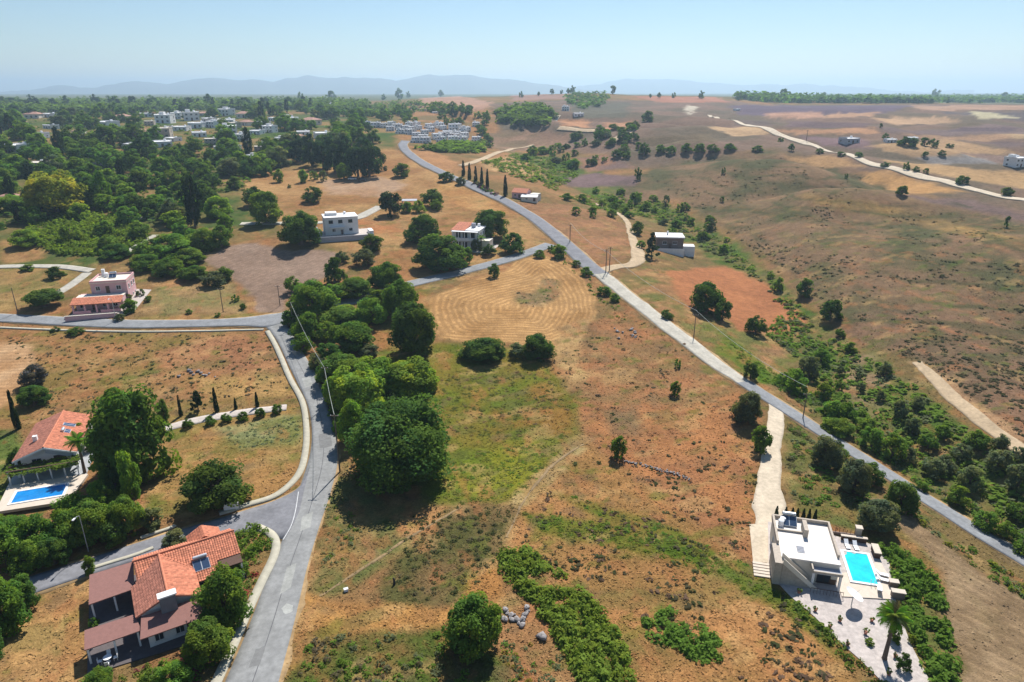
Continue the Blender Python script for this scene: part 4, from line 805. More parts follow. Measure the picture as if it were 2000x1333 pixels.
VSTY = [('white two storey flat roofed village house with stair hut on top', 'white two storey village houses'), ('low white flat roofed village house between trees', 'low white village houses'),
        ('low cream village house under a hipped terracotta roof', 'low terracotta roofed village houses'), ('beige stone two storey village house with flat roof', 'beige stone village houses'),
        ('tall cream village house under a hipped terracotta roof', 'tall terracotta roofed village houses'), ('low grey walled village house with flat white roof', 'low grey village houses'),
        ('white stepped terrace house in the far white housing estate', 'houses of the white estate'), ('white stepped estate house without stair hut in the far white estate', 'plain houses of the white estate')]
PROTO = [vproto(k) for k in range(8)]
for o in list(bpy.data.objects):
    if o.parent: KIDS.setdefault(o.parent, []).append(o)
VH = [(269, 277, 37, 4), (312, 270, 38, 3), (310, 288, 40, 1), (205, 271, 42, 2), (68, 271, 34, 5), (125, 275, 34, 5), (30, 297, 50, 1), (68, 338, 40, 3), (192, 323, 40, 3), (14, 393, 36, 2), (60, 396, 22, 1), (205, 250, 46, 1), (163, 249, 24, 1),
      (235, 236, 30, 2), (318, 241, 34, 0), (370, 236, 34, 0), (383, 251, 34, 1), (352, 256, 30, 1), (438, 243, 34, 1), (443, 262, 34, 0), (475, 231, 36, 2), (440, 227, 28, 0), (252, 292, 36, 1), (440, 301, 46, 1), (492, 314, 24, 0), (60, 232, 30, 2),
      (93, 230, 30, 1), (604, 244, 38, 2), (562, 248, 34, 0), (512, 246, 26, 1), (546, 279, 16, 0), (628, 271, 38, 1), (657, 273, 30, 3), (20, 264, 26, 2), (282, 229, 24, 1), (396, 227, 24, 2), (415, 250, 26, 0), (650, 212, 18, 0), (590, 264, 28, 1), (500, 263, 26, 1),
      (125, 241, 24, 1), (330, 254, 22, 5), (290, 246, 20, 3), (505, 296, 20, 3), (1105, 217, 16, 0), (1130, 228, 22, 1), (1075, 222, 14, 1), (1440, 217, 12, 1), (930, 248, 16, 0), (1663, 281, 34, 5), (1742, 279, 22, 1), (1785, 274, 14, 1), (1990, 327, 36, 0), (825, 217, 14, 2), (850, 222, 12, 1), (705, 270, 16, 2), (560, 230, 20, 2), (345, 233, 24, 0), (405, 239, 26, 1), (455, 251, 24, 3), (480, 246, 26, 2), (525, 259, 26, 0), (535, 237, 24, 1), (575, 272, 28, 2), (470, 276, 26, 0), (520, 283, 24, 1), (385, 268, 30, 1), (410, 284, 26, 3), (335, 277, 28, 1), (150, 262, 26, 2), (95, 252, 26, 1), (35, 246, 24, 2), (10, 232, 26, 1), (105, 300, 30, 1), (150, 292, 26, 5)]
rs = random.Random(5)
EST = [(u + rs.uniform(-7, 7), v + rs.uniform(-3, 3)) for v, us in ((247, range(712, 770, 19)), (256, range(752, 862, 18)), (265, range(778, 905, 19)), (272, range(828, 922, 21)), (279, range(816, 930, 22)), (258, range(880, 925, 18)), (249, range(800, 905, 21))) for u in us]
VH += [(u + rs.uniform(-4, 4), v + rs.uniform(-1, 1), rs.uniform(16, 23), rs.choice([6, 6, 7, 7])) for u, v in EST]
VP = PP([q[0] for q in VH], [q[1] for q in VH]); firsts = set()
for (u, v, wd, s), pt in zip(VH, VP):
    o = PROTO[s] if s not in firsts else copy_tree(PROTO[s]); firsts.add(s)
    k = wd * mpp(pt) / 10.0 * .88; k = min(max(k, .6), 1.5)
    o.location = (pt[0], pt[1] + 4 * k, pt[2]); o.rotation_euler = (0, 0, R(rs.uniform(-38, 34))); o.scale = (k, k, k * rs.uniform(.75, .95))
    lab, grp = VSTY[s]
    if u > 1050: lab, grp = ('small far off ' + lab.replace('village house', 'farmhouse').replace(' between trees', ''), 'far farmhouses ' + str(s))
    if wd >= 45: lab = 'broad ' + lab
    o['label'] = lab; o['group'] = grp + (' broad' if wd >= 45 else ''); o['category'] = 'house'
# ------------------------------------------------------------------ trees
def rdir(rs, n):
    v = rs.normal(size=(n, 3)); return v / np.linalg.norm(v, axis=1)[:, None]
def leafquads(rs, C, N, size, aspect=.62):
    n = len(C); t = np.cross(N, rdir(rs, n)); t /= np.linalg.norm(t, axis=1)[:, None] + 1e-9; b = np.cross(N, t)
    s = (size * (.6 + .8 * rs.rand(n)))[:, None]
    V = np.stack([C - t * s, C - b * s * aspect + N * s * .18, C + t * s, C + b * s * aspect + N * s * .18], 1).reshape(-1, 3)
    return V, np.arange(n * 4).reshape(-1, 4)
def crown(kind, seed, ncl, nlf, size):
    """leaf clumps filling a crown of unit width and unit height"""
    rs = np.random.RandomState(seed); A = []; 
    if kind in ('round', 'shrub', 'umbrella', 'irregular', 'sparse'):
        zc, rz, rxy = {'round': (.44, .52, .43), 'shrub': (.38, .54, .43), 'umbrella': (.60, .36, .43), 'irregular': (.47, .50, .41), 'sparse': (.48, .48, .40)}[kind]
        d = rdir(rs, ncl); d[:, 2] = np.where(d[:, 2] < -.93, -d[:, 2], d[:, 2])
        rad = (.45 + .4 * rs.rand(ncl) ** .6)
        lob = 1 + (.30 if kind in ('irregular', 'sparse') else .16) * np.sin(d[:, 0] * 5 + seed) * np.cos(d[:, 1] * 4.3 + seed * 2) + .1 * np.sin(d[:, 2] * 7 + seed)
        fat = np.stack([1 + .45 * np.clip(-d[:, 2], 0, 1)] * 2 + [np.ones(ncl)], 1) if kind in ('round', 'shrub', 'irregular') else 1
        C = d * fat * (rad * lob)[:, None] * np.array([rxy, rxy, rz]) + np.array([0, 0, zc]); cr = .10 + .085 * rs.rand(ncl)
        if kind == 'umbrella': cr *= .9
    elif kind == 'poplar':
        z = .14 + .84 * rs.rand(ncl); prof = np.sin(np.clip((z - .02) / 1.0, 0, 1) * math.pi) ** .7 * .40; an = rs.rand(ncl) * 6.28
        q = (.35 + .6 * rs.rand(ncl)); C = np.stack([np.cos(an) * prof * q, np.sin(an) * prof * q, z], 1); cr = .085 + .06 * rs.rand(ncl)
    elif kind == 'pine':
        z = .12 + .86 * rs.rand(ncl) ** .9; prof = (1.02 - z) ** .75 * .42 * (1 + .25 * np.sin(z * 26 + seed)); an = rs.rand(ncl) * 6.28
        q = (.5 + .5 * rs.rand(ncl)); C = np.stack([np.cos(an) * prof * q, np.sin(an) * prof * q, z], 1); cr = .06 + .06 * rs.rand(ncl)
    elif kind == 'cypress':
        z = .05 + .93 * rs.rand(ncl); prof = np.clip(np.minimum((z - .0) / .12, 1), 0, 1) * (1.03 - z) ** .5 * .38; an = rs.rand(ncl) * 6.28
        q = (.6 + .4 * rs.rand(ncl)); C = np.stack([np.cos(an) * prof * q, np.sin(an) * prof * q, z], 1); cr = np.clip(.05 + .1 * (1 - z), .03, .13)
    k = np.repeat(np.arange(ncl), nlf); d = rdir(rs, len(k))
    cen = C.mean(0); out = C[k] - cen; out /= np.linalg.norm(out, axis=1)[:, None] + 1e-9
    d = d + out * .5 + np.array([0, 0, .12]); d /= np.linalg.norm(d, axis=1)[:, None]
    fl = np.array([1, 1, .8]) if kind not in ('cypress', 'pine', 'poplar') else np.array([1, 1, .55 if kind == 'pine' else 1.0])
    pos = C[k] + d * (cr[k] * (.75 + .35 * rs.rand(len(k))))[:, None] * fl
    nrm = d * .6 + np.array([0, 0, .38]) + rdir(rs, len(k)) * .55; nrm /= np.linalg.norm(nrm, axis=1)[:, None]
    V, Fq = leafquads(rs, pos, nrm, size)
    ct = .72 + .56 * rs.rand(ncl); yy = rs.rand(ncl) * 2 - 1; tone = np.repeat((ct[k] * (.84 + .32 * rs.rand(len(k))))[:, None] * np.stack([1 + .22 * yy, 1 + .07 * yy, 1 - .22 * yy], 1)[k], 4, 0)
    # small solid blobs added inside the clumps to block light through the crown
    m = ncl; a6 = np.array([(1, 0, 0), (-1, 0, 0), (0, 1, 0), (0, -1, 0), (0, 0, 1), (0, 0, -1)]); f8 = np.array([(0, 2, 4), (2, 1, 4), (1, 3, 4), (3, 0, 4), (2, 0, 5), (1, 2, 5), (3, 1, 5), (0, 3, 5)])
    B = (C[:, None, :] * .97 + cen * .03) + a6[None] * (cr * .62)[:, None, None]; B = B.reshape(-1, 3)
    F8 = (np.arange(m)[:, None, None] * 6 + f8[None]).reshape(-1, 3) + len(V); F8 = np.concatenate([F8, F8[:, 2:]], 1)
    return V, Fq, tone, B, F8
def crown_mesh(name, kind, seed, ncl, nlf, size):
    V, Fq, tone, B, F8 = crown(kind, seed, ncl, nlf, size)
    V = np.concatenate([V, B]); tone = np.concatenate([tone, np.full((len(B), 3), .9)])
    tris = np.concatenate([Fq[:, [0, 1, 2]], Fq[:, [0, 2, 3]], F8[:, :3]])
    me = mesh_np(name, V, tris, tone); me.materials.append(LEAF); return me
def trunk_mesh(kind, seed):
    rs = random.Random(seed); m = MB()
    top = .55 if kind not in ('cypress', 'pine', 'poplar') else .9
    rb = {'round': .055, 'irregular': .05, 'umbrella': .05, 'shrub': .035, 'poplar': .05, 'pine': .035, 'cypress': .06, 'sparse': .04}[kind]
    m.tube([(0, 0, -.08), (.005, .0, .06), (.015 * rs.uniform(-1, 1), .015 * rs.uniform(-1, 1), top * .55), (.03 * rs.uniform(-1, 1), .03 * rs.uniform(-1, 1), top)], [rb * 1.5, rb, rb * .7, rb * .25], 8)
    if kind not in ('cypress', 'pine'):
        for k in range(6):
            an = k * 1.05 + rs.uniform(-.3, .3); z0 = rs.uniform(.18, .4); q = rs.uniform(.2, .34)
            m.tube([(0, 0, z0), (math.cos(an) * q * .5, math.sin(an) * q * .5, z0 + .16), (math.cos(an) * q, math.sin(an) * q, z0 + .26)], [rb * .5, rb * .34, rb * .12], 5)
    return m.mesh('trunk')
_TM = {}
LOD = {2: (70, 115, .026), 1: (38, 46, .042), 0: (20, 18, .075), 3: (130, 190, .0155)}
def tmesh(kind, lod, var):
    k = (kind, lod, var)
    if k not in _TM:
        n, l, s = LOD[lod]
        if kind in ('cypress', 'pine', 'poplar'): n = int(n * 1.3); s = s * .85
        if kind == 'sparse': n = int(n * .6)
        _TM[k] = (crown_mesh('crown', kind, 11 + var * 7 + lod * 31 + len(kind), n, l, s), trunk_mesh(kind, 5 + var))
        _TM[k][1].materials.append(BARK)
    return _TM[k]
TREES = []
PAL = {'green': (.128, .202, .034), 'dark': (.086, .142, .031), 'bright': (.205, .290, .040), 'olive': (.145, .165, .080), 'yellow': (.27, .27, .035), 'cypress': (.030, .052, .022), 'pine': (.040, .068, .030), 'grey': (.15, .135, .115), 'mid': (.148, .228, .036)}
def tree(name, kind, pt, wd, ht, col, label, group=None, lod=None, cat='tree', vis=None):
    px = wd / mpp(pt)
    if lod is None: lod = 3 if px > 150 else 2 if px > 55 else 1 if px > 20 else 0
    if kind == 'cypress': lod = 2
    rs = random.Random(int(abs(pt[0] * 131 + pt[1] * 17)) % 100000)
    c, t = tmesh(kind, lod, rs.randrange(4 if lod < 3 else 1))
    o = thing(name, (pt[0], pt[1], pt[2] - .05), rs.uniform(0, 6.28), label, cat, group, (wd, wd, ht))
    f = rs.uniform(.85, 1.18)
    link('crown', c, None, o, color=[v * f for v in PAL[col]]); link('trunk', t, None, o)
    TREES.append((pt[0], pt[1], wd)); return o
def tl(rows, name='round_tree', kind='round', cat='tree'):
    """rows: u, v of the foot, width px, height px, colour, label[, kind[, group[, name]]]"""
    pts = PP([r_[0] for r_ in rows], [r_[1] for r_ in rows])
    for r_, pt in zip(rows, pts):
        m = mpp(pt); kd = r_[6] if len(r_) > 6 and r_[6] else kind; grp = r_[7] if len(r_) > 7 else None; nm = r_[8] if len(r_) > 8 else name
        dep = math.asin((H - pt[2]) / math.hypot(H - pt[2], math.hypot(pt[0], pt[1])))
        wd = r_[2] * m
        ht = max(r_[3] * m / math.cos(dep) - .22 * wd * math.tan(dep), .75 * r_[3] * m)    # the crown's depth also shows from above
        back = .22 * wd
        g = math.hypot(pt[0], pt[1]); q = (pt[0] * (1 + back / g), pt[1] * (1 + back / g)); tree(nm, kd, (q[0], q[1], zat(*q)), wd, ht, r_[4], r_[5], grp, cat=cat)
G1 = 'trees in the belt along the left road'; G2 = 'round bushes along the driveway path'; G3 = 'young cypresses along the path'
tl([(787, 952, 216, 158, 'dark', 'huge dark spreading tree in the grassy middle meadow'),
    (812, 700, 95, 108, 'dark', 'tall dark oval tree at the corner of the stubble field'),
    (925, 1284, 112, 106, 'green', 'bushy green tree beside the pile of grey rocks'),
    (422, 1000, 122, 96, 'dark', 'big round dark tree behind the white wall panel'),
    (590, 484, 80, 70, 'dark', 'large round tree beside the white cube house'),
    (611, 397, 40, 34, 'dark', 'lone round tree in the straw field above the white cube house'),
    (825, 476, 72, 54, 'dark', 'dark tree between the white cube house and the balcony house'),
    (860, 530, 104, 68, 'dark', 'broad dark tree in front of the balcony house'), (905, 520, 40, 40, 'green', 'green tree touching the broad dark tree by the balcony house'),
    (727, 494, 52, 36, 'dark', 'round tree under the terrace of the white cube house'), (712, 520, 48, 32, 'olive', 'pale olive bush below the white cube house'),
    (755, 568, 68, 56, 'green', 'round tree at the bend of the lane above the belt'), (655, 555, 44, 54, 'dark', 'upright tree at the edge of the ploughed field'), (668, 515, 28, 26, 'olive', 'thin grey green tree at the ploughed field corner'),
    (957, 470, 76, 60, 'dark', 'tall dark tree right of the balcony house'), (1000, 496, 46, 44, 'dark', 'dark tree between the balcony house and the straight road'), (930, 492, 26, 26, 'olive', 'small garden tree in front of the balcony house'), (955, 500, 30, 24, 'dark', 'garden bush beside the lane of the balcony house'),
    (1053, 505, 22, 18, 'green', 'small round bush where the lane meets the straight road'), (965, 542, 24, 27, 'dark', 'round bush on the verge of the stubble field'),
    (785, 347, 40, 28, 'dark', 'round tree beside the bend of the far road'), (872, 356, 34, 20, 'dark', 'flat round tree beside the far road'), (900, 362, 22, 16, 'olive', 'grey olive bush beside the purple hedge'),
    (845, 405, 46, 34, 'dark', 'dark round tree behind the carport'), (818, 416, 26, 26, 'bright', 'bright green tree in front of the carport'), (852, 412, 24, 22, 'bright', 'bright bush beside the dark tree at the carport'), (795, 416, 26, 22, 'green', 'green bush left of the bright tree at the carport'),
    (1378, 612, 62, 62, 'dark', 'dark tree at the edge of the orange field'), (1410, 628, 36, 46, 'dark', 'smaller dark tree joined to the tree by the orange field'), (1475, 655, 42, 42, 'dark', 'round tree at the near corner of the orange field'),
    (1570, 583, 36, 40, 'dark', 'round tree behind the far corner of the orange field'), (1620, 630, 44, 46, 'dark', 'round tree on the hillside right of the orange field'), (1302, 624, 26, 20, 'dark', 'dark bush beside the pale concrete road'),
    (1323, 720, 15, 20, 'green', 'tiny green tree alone on the reddish slope'), (1318, 774, 23, 30, 'green', 'small round tree on the reddish slope'), (1207, 898, 34, 46, 'green', 'green bush at the end of the loose stone wall'),
    (1455, 830, 58, 66, 'olive', 'olive tree at the corner of the driveway and the straight road'), (1484, 885, 44, 54, 'green', 'bushy tree leaning over the pale driveway'), (1465, 742, 32, 36, 'dark', 'dark bush beside the straight road'),
    (1245, 460, 26, 28, 'dark', 'round tree beside the dirt track behind the brown house'), (1272, 506, 34, 50, 'pine', 'tall dark conifer in front of the brown flat house', 'pine', None, 'pine_tree'), (1252, 486, 20, 18, 'green', 'bush between the dirt track and the conifer'),
    (1050, 706, 64, 52, 'dark', 'round dark tree at the near edge of the stubble field'), (945, 706, 92, 46, 'dark', 'wide low bush at the near edge of the stubble field', 'shrub'), (1010, 700, 40, 30, 'olive', 'grey bush between two bushes below the stubble field', 'shrub'),
    (70, 795, 58, 44, 'dark', 'round clipped bush above the gabled pool house'), (68, 758, 58, 44, 'grey', 'bare grey bush at the stubble field on the left', 'sparse'),
    (90, 604, 78, 38, 'dark', 'flat topped tree shading the road beside the pink house', 'umbrella'),
    (115, 424, 112, 86, 'yellow', 'big yellow green tree on the edge of the village', 'irregular'), (382, 446, 48, 100, 'cypress', 'tall black cypress pair at the edge of the village', 'poplar', None, 'cypress_tree'), (205, 404, 36, 62, 'green', 'slim poplar beside the yellow green tree', 'poplar', None, 'poplar_tree'), (180, 408, 26, 50, 'dark', 'narrow dark poplar touching the yellow green tree', 'poplar', None, 'poplar_tree'),
    (520, 440, 64, 66, 'green', 'leafy tree above the ploughed field'), (500, 405, 52, 42, 'dark', 'dark tree behind the leafy tree by the ploughed field'), (762, 424, 48, 52, 'pine', 'dark pine beside the lane above the white houses', 'irregular', None, 'pine_tree'),
    (270, 945, 150, 188, 'green', 'very tall leafy poplar beside the gabled pool house', 'irregular', None, 'poplar_tree'), (262, 990, 46, 104, 'mid', 'slender pale green tree in front of the tall poplar', 'poplar', None, 'poplar_tree'), (215, 930, 50, 70, 'dark', 'dark tree under the tall poplar beside the pool terrace'), (228, 975, 60, 60, 'dark', 'shaded tree between the pool and the slender pale tree'),
    (178, 1124, 26, 40, 'green', 'small round topiary tree at the corner of the side street'), (345, 1068, 52, 32, 'olive', 'pale olive bush behind the terracotta house', 'shrub'),
    (445, 1225, 104, 112, 'green', 'leafy garden tree between the terracotta house and the road'), (412, 1300, 92, 80, 'green', 'bushy garden tree at the near corner of the terracotta house'), (345, 1345, 66, 50, 'mid', 'low green garden bush in front of the porch', 'shrub'), (300, 1340, 50, 36, 'mid', 'round garden shrub under the porch of the terracotta house', 'shrub'), (195, 1352, 62, 44, 'mid', 'light green garden shrub at the porch corner', 'shrub'), (470, 1130, 40, 40, 'green', 'small garden tree beside the right gable of the terracotta house'), (185, 1225, 20, 20, 'mid', 'small green shrub in the porch courtyard', 'shrub'),
    (388, 806, 34, 42, 'pine', 'small dense pine above the topiary balls', 'pine', None, 'pine_tree'), (322, 830, 26, 52, 'dark', 'dark tree at the right of the tall poplar'), (158, 868, 46, 40, 'mid', 'bright garden tree beside the gabled house', 'round'), (182, 880, 34, 40, 'mid', 'bright shrub on the path of the gabled house', 'shrub'), (40, 905, 40, 36, 'dark', 'garden bush on the shaded side of the gabled house', 'shrub'),
    (1710, 1040, 80, 64, 'olive', 'grey olive tree behind the pool terrace'), (1665, 968, 64, 72, 'olive', 'grey olive tree beside the brown field'), (1615, 914, 64, 62, 'olive', 'olive tree beside the straight road above the villa'), (1698, 948, 54, 44, 'dark', 'dark bush on the bank of the straight road above the brown field'), (1758, 1000, 64, 62, 'dark', 'dark round bush between the brown field and the straight road'), (1640, 895, 30, 30, 'green', 'green bush squeezed between olive tree and straight road'),
    (1745, 1255, 28, 40, 'green', 'clipped green shrub beside the palm in the villa yard', 'shrub'), (1762, 1312, 30, 36, 'dark', 'round clipped bush at the end of the villa yard', 'shrub'), (1697, 1262, 20, 16, 'mid', 'spiky yellow green plant in the villa yard', 'shrub'), (1780, 1258, 18, 20, 'yellow', 'yellow flowering shrub at the edge of the villa yard', 'shrub')])
tl([(u, v, a * 1.08, b_ * 1.05, c, {'green': 'leafy green', 'dark': 'dark green', 'mid': 'light green', 'olive': 'grey green', 'bright': 'bright green'}[c] + ' tree in the dense belt between the left road and the stubble field', None, G1 + ' ' + c) for u, v, a, b_, c in
    [(617, 628, 82, 76, 'green'), (692, 584, 68, 38, 'green'), (725, 638, 64, 54, 'mid'), (782, 622, 66, 72, 'green'), (668, 642, 80, 40, 'mid'), (690, 690, 80, 58, 'green'), (600, 668, 54, 54, 'green'), (645, 714, 48, 44, 'dark'), (675, 760, 90, 64, 'green'), (640, 668, 40, 40, 'mid'), (578, 612, 34, 34, 'green'), (592, 690, 40, 36, 'mid'), (740, 608, 50, 40, 'green'), (655, 590, 46, 34, 'green'), (575, 575, 34, 36, 'green'), (570, 640, 36, 34, 'dark'), (618, 725, 34, 34, 'olive'), (635, 750, 34, 40, 'dark'), (760, 590, 44, 34, 'dark'), (800, 600, 40, 34, 'green'), (655, 790, 46, 50, 'mid'), (720, 700, 40, 26, 'olive')]])
tl([(u, v, a, b_, c, 'roadside bush on the verge of the straight road by the stubble field', 'shrub', 'bushes on the verge of the straight road', 'roadside_bush') for u, v, a, b_, c in [(1092, 506, 34, 30, 'green'), (1125, 522, 20, 16, 'green'), (1145, 540, 26, 20, 'mid'), (1180, 578, 30, 20, 'mid'), (1200, 590, 24, 18, 'mid'), (1078, 492, 18, 16, 'green')]], cat='bush')
tl([(u, v, 21, 20, 'green', 'ball of clipped topiary on the pale gravel path', 'round', G2, 'topiary_ball') for u, v in [(368, 837), (412, 831), (443, 826), (475, 823), (509, 816), (542, 809)]], cat='bush')
tl([(u, v, a, b_, 'cypress', 'slim young cypress behind the row of topiary balls', 'cypress', G3, 'cypress_tree') for u, v, a, b_ in [(354, 814, 9, 42), (424, 806, 12, 48), (461, 800, 9, 22), (503, 796, 10, 30)]])
tl([(36, 840, 16, 78, 'cypress', 'lone slim cypress behind the gabled pool house', 'cypress', None, 'cypress_tree')])
tl([(u, v, 9, b_, 'cypress', 'thin cypress in the row beside the purple hedge', 'cypress', 'cypress row beside the purple hedge', 'cypress_tree') for u, v, b_ in [(905, 345, 30), (917, 352, 32), (929, 358, 32), (941, 362, 34), (952, 368, 36)]] + [(987, 384, 11, 40, 'cypress', 'thick cypress beside the pink cottage', 'cypress', None, 'cypress_tree')])
tl([(u, v, 10, b_, 'cypress', 'small rounded conifer in the hedge row behind the flat roofed villa', 'cypress', 'conifers behind the flat roofed villa', 'hedge_conifer') for u, v, b_ in [(1515, 1014, 26), (1533, 1014, 24), (1546, 1014, 22), (1556, 1015, 22), (1568, 1015, 22), (1579, 1016, 22), (1591, 1017, 22)]])
tl([(u, v, a, b_, c, {'green': 'leafy green', 'dark': 'dark green', 'mid': 'light green', 'olive': 'grey green', 'bright': 'bright green'}[c] + ' tree in the hedge row between the blue pool and the side street', None, c + ' trees between the blue pool and the side street') for u, v, a, b_, c in [(190, 1062, 84, 84, 'green'), (255, 1048, 66, 78, 'green'), (140, 1075, 70, 82, 'mid'), (80, 1090, 80, 86, 'green'), (20, 1112, 90, 96, 'mid'), (-20, 1060, 70, 60, 'green'), (30, 1050, 60, 40, 'green'), (225, 1070, 50, 54, 'dark'), (300, 1035, 50, 44, 'olive'), (110, 1108, 60, 60, 'dark'), (60, 1120, 60, 60, 'green')]])
tl([(u, v, a, b_, c, 'dark garden tree on the straw plot beside the terracotta house', None, 'dark trees on the straw plot') for u, v, a, b_, c in [(15, 1240, 95, 110, 'green'), (50, 1195, 60, 70, 'dark'), (-20, 1300, 70, 80, 'dark')]])
tl([(u, v, a, b_, 'pine', 'dark pine in the dense grove above the straw field', 'irregular', 'pine grove above the straw field', 'pine_tree') for u, v, a, b_ in [(585, 318, 46, 50), (610, 326, 40, 54), (632, 332, 46, 60), (655, 338, 44, 60), (678, 340, 44, 62), (700, 348, 46, 66), (722, 348, 46, 66), (738, 335, 40, 54), (665, 320, 46, 50), (640, 312, 44, 46), (712, 322, 46, 50), (600, 308, 42, 42)]])
tl([(u, v, a, b_, c, 'small orchard tree in the straw field below the pine grove', None, 'orchard trees below the pine grove', 'orchard_tree') for u, v, a, b_, c in [(545, 357, 22, 26, 'mid'), (593, 357, 22, 26, 'mid'), (615, 352, 18, 20, 'green'), (632, 355, 18, 24, 'olive'), (520, 345, 28, 26, 'green'), (672, 352, 34, 34, 'green'), (565, 368, 8, 8, 'dark')]])
# valley and hillside on the right
rs = random.Random(3)
RV = [(1550, 768, 60, 58, 'green'), (1578, 742, 56, 56, 'dark'), (1608, 782, 46, 44, 'mid'), (1530, 755, 36, 36, 'green'), (1602, 715, 40, 40, 'green'), (1640, 735, 20, 28, 'dark'), (1638, 765, 22, 32, 'green'), (1676, 745, 20, 22, 'dark'), (1680, 768, 22, 26, 'dark'), (1718, 785, 24, 26, 'olive'), (1754, 820, 40, 46, 'dark'), (1780, 852, 40, 42, 'olive'), (1625, 820, 52, 46, 'green'), (1650, 830, 50, 54, 'green'), (1635, 850, 70, 40, 'mid'), (1700, 880, 56, 56, 'green'), (1740, 902, 58, 66, 'green'), (1690, 850, 50, 40, 'mid'), (1810, 880, 44, 40, 'mid'), (1820, 935, 54, 46, 'olive'), (1875, 900, 46, 40, 'dark'), (1905, 880, 50, 44, 'green'), (1890, 960, 62, 60, 'olive'), (1945, 925, 60, 56, 'dark'), (1985, 960, 64, 64, 'dark'), (1868, 990, 52, 50, 'green'), (1920, 1035, 50, 46, 'green'), (1960, 1055, 46, 46, 'mid'), (1985, 1020, 54, 46, 'green'), (1840, 860, 40, 34, 'mid'), (1950, 880, 40, 40, 'dark'), (1725, 735, 34, 36, 'dark'), (1790, 800, 34, 30, 'olive'), (1660, 690, 30, 26, 'green'), (1640, 660, 24, 22, 'mid'), (1520, 570, 26, 34, 'green'), (1505, 545, 18, 18, 'green'), (1770, 905, 40, 40, 'dark'), (2000, 1085, 50, 46, 'green'), (1845, 925, 46, 44, 'dark'), (1800, 960, 30, 24, 'mid'), (1985, 905, 40, 40, 'dark')]
tl([(u, v, a * .86, b_ * .86, {'dark': 'olive', 'green': 'mid'}.get(c, c), {'green': 'light green', 'dark': 'grey green', 'mid': 'light green', 'olive': 'grey green', 'bright': 'bright green'}[c] + ' tree in the stream valley right of the straight road', None, {'dark': 'olive', 'green': 'mid'}.get(c, c) + ' trees of the stream valley', 'valley_tree') for u, v, a, b_, c in RV])
RF = [(1240, 400, 26, 24, 'green'), (1205, 405, 20, 18, 'mid'), (1222, 422, 22, 18, 'green'), (1260, 412, 24, 20, 'green'), (1300, 405, 16, 26, 'olive'), (1340, 412, 18, 18, 'mid'), (1350, 440, 20, 16, 'green'), (1390, 450, 18, 22, 'olive'), (1320, 445, 24, 16, 'green'), (1370, 470, 22, 18, 'mid'), (1245, 352, 16, 26, 'dark'), (1125, 420, 20, 18, 'green'), (1158, 425, 16, 16, 'green'), (1140, 398, 16, 16, 'mid'), (1175, 405, 18, 16, 'mid'), (1120, 330, 30, 20, 'green'), (1105, 315, 20, 18, 'mid'), (1060, 302, 28, 16, 'mid'), (1040, 300, 22, 16, 'green'), (1170, 275, 26, 20, 'green'), (1195, 285, 20, 16, 'green'), (1215, 276, 22, 20, 'dark'), (1240, 275, 18, 16, 'dark'), (1258, 305, 22, 26, 'dark'), (1220, 298, 20, 18, 'green'), (1290, 300, 24, 16, 'green'), (1310, 302, 22, 16, 'green'), (1340, 300, 24, 18, 'green'), (1365, 302, 24, 20, 'green'), (1392, 301, 26, 18, 'green'), (1425, 295, 24, 14, 'green'), (1480, 297, 26, 12, 'green'), (1265, 240, 28, 22, 'dark'), (1230, 252, 20, 14, 'dark'), (1545, 296, 14, 16, 'dark'), (1525, 278, 12, 10, 'dark'), (1600, 300, 16, 10, 'dark'), (1642, 306, 18, 10, 'dark'), (1677, 309, 18, 12, 'dark'), (1728, 327, 20, 10, 'dark'), (1770, 333, 14, 16, 'dark'), (1788, 337, 14, 12, 'dark'), (1808, 340, 12, 12, 'dark'), (1878, 362, 26, 18, 'dark'), (1966, 384, 26, 18, 'dark'), (1760, 383, 24, 20, 'dark'), (1728, 274, 14, 14, 'dark'), (1765, 285, 26, 18, 'dark'), (1782, 288, 22, 18, 'dark'), (1805, 285, 20, 18, 'dark'), (1822, 288, 20, 18, 'dark'), (1855, 290, 16, 10, 'dark'), (1806, 308, 14, 12, 'dark'), (1838, 306, 16, 12, 'dark'), (1720, 250, 8, 10, 'dark'), (1965, 445, 12, 26, 'dark'), (1652, 350, 8, 12, 'dark'), (1413, 340, 10, 14, 'dark'), (1410, 395, 10, 12, 'dark')]
tl([(u, v, a, b_, c, 'small distant ' + {'green': 'leafy green', 'dark': 'dark green', 'mid': 'light green', 'olive': 'grey green', 'bright': 'bright green'}[c] + ' tree scattered over the dry hillside and far fields', None, c + ' far trees on the dry hillside', 'hillside_tree') for u, v, a, b_, c in RF])
SKY = [(588, 193, 12), (648, 193, 14), (750, 192, 8), (779, 190, 14), (798, 187, 8), (861, 186, 10), (1018, 187, 8), (1052, 184, 6), (1078, 181, 8), (1097, 180, 6), (1110, 180, 8), (1118, 179, 10), (1166, 178, 12), (1197, 180, 12), (1270, 188, 6), (1287, 188, 8), (1316, 188, 8), (1369, 189, 10), (1442, 193, 12), (1479, 193, 8), (1530, 192, 16), (1608, 190, 10), (1826, 190, 14), (1961, 190, 10)]
tl([(u, v + 4, a * 1.2, a * 1.5, 'dark', 'lone dark tree standing on the far skyline', None, 'lone trees on the skyline', 'skyline_tree') for u, v, a in SKY])
tl([(u, v, a, b_, 'bright', 'bright yellow green bushy tree crowding behind the huge dark tree', 'irregular', 'bright bushy trees behind the huge dark tree') for u, v, a, b_ in [(700, 812, 110, 92), (745, 768, 100, 64), (805, 772, 110, 66), (690, 870, 60, 84), (665, 800, 60, 70), (835, 765, 50, 46)]])
sk = random.Random(31)
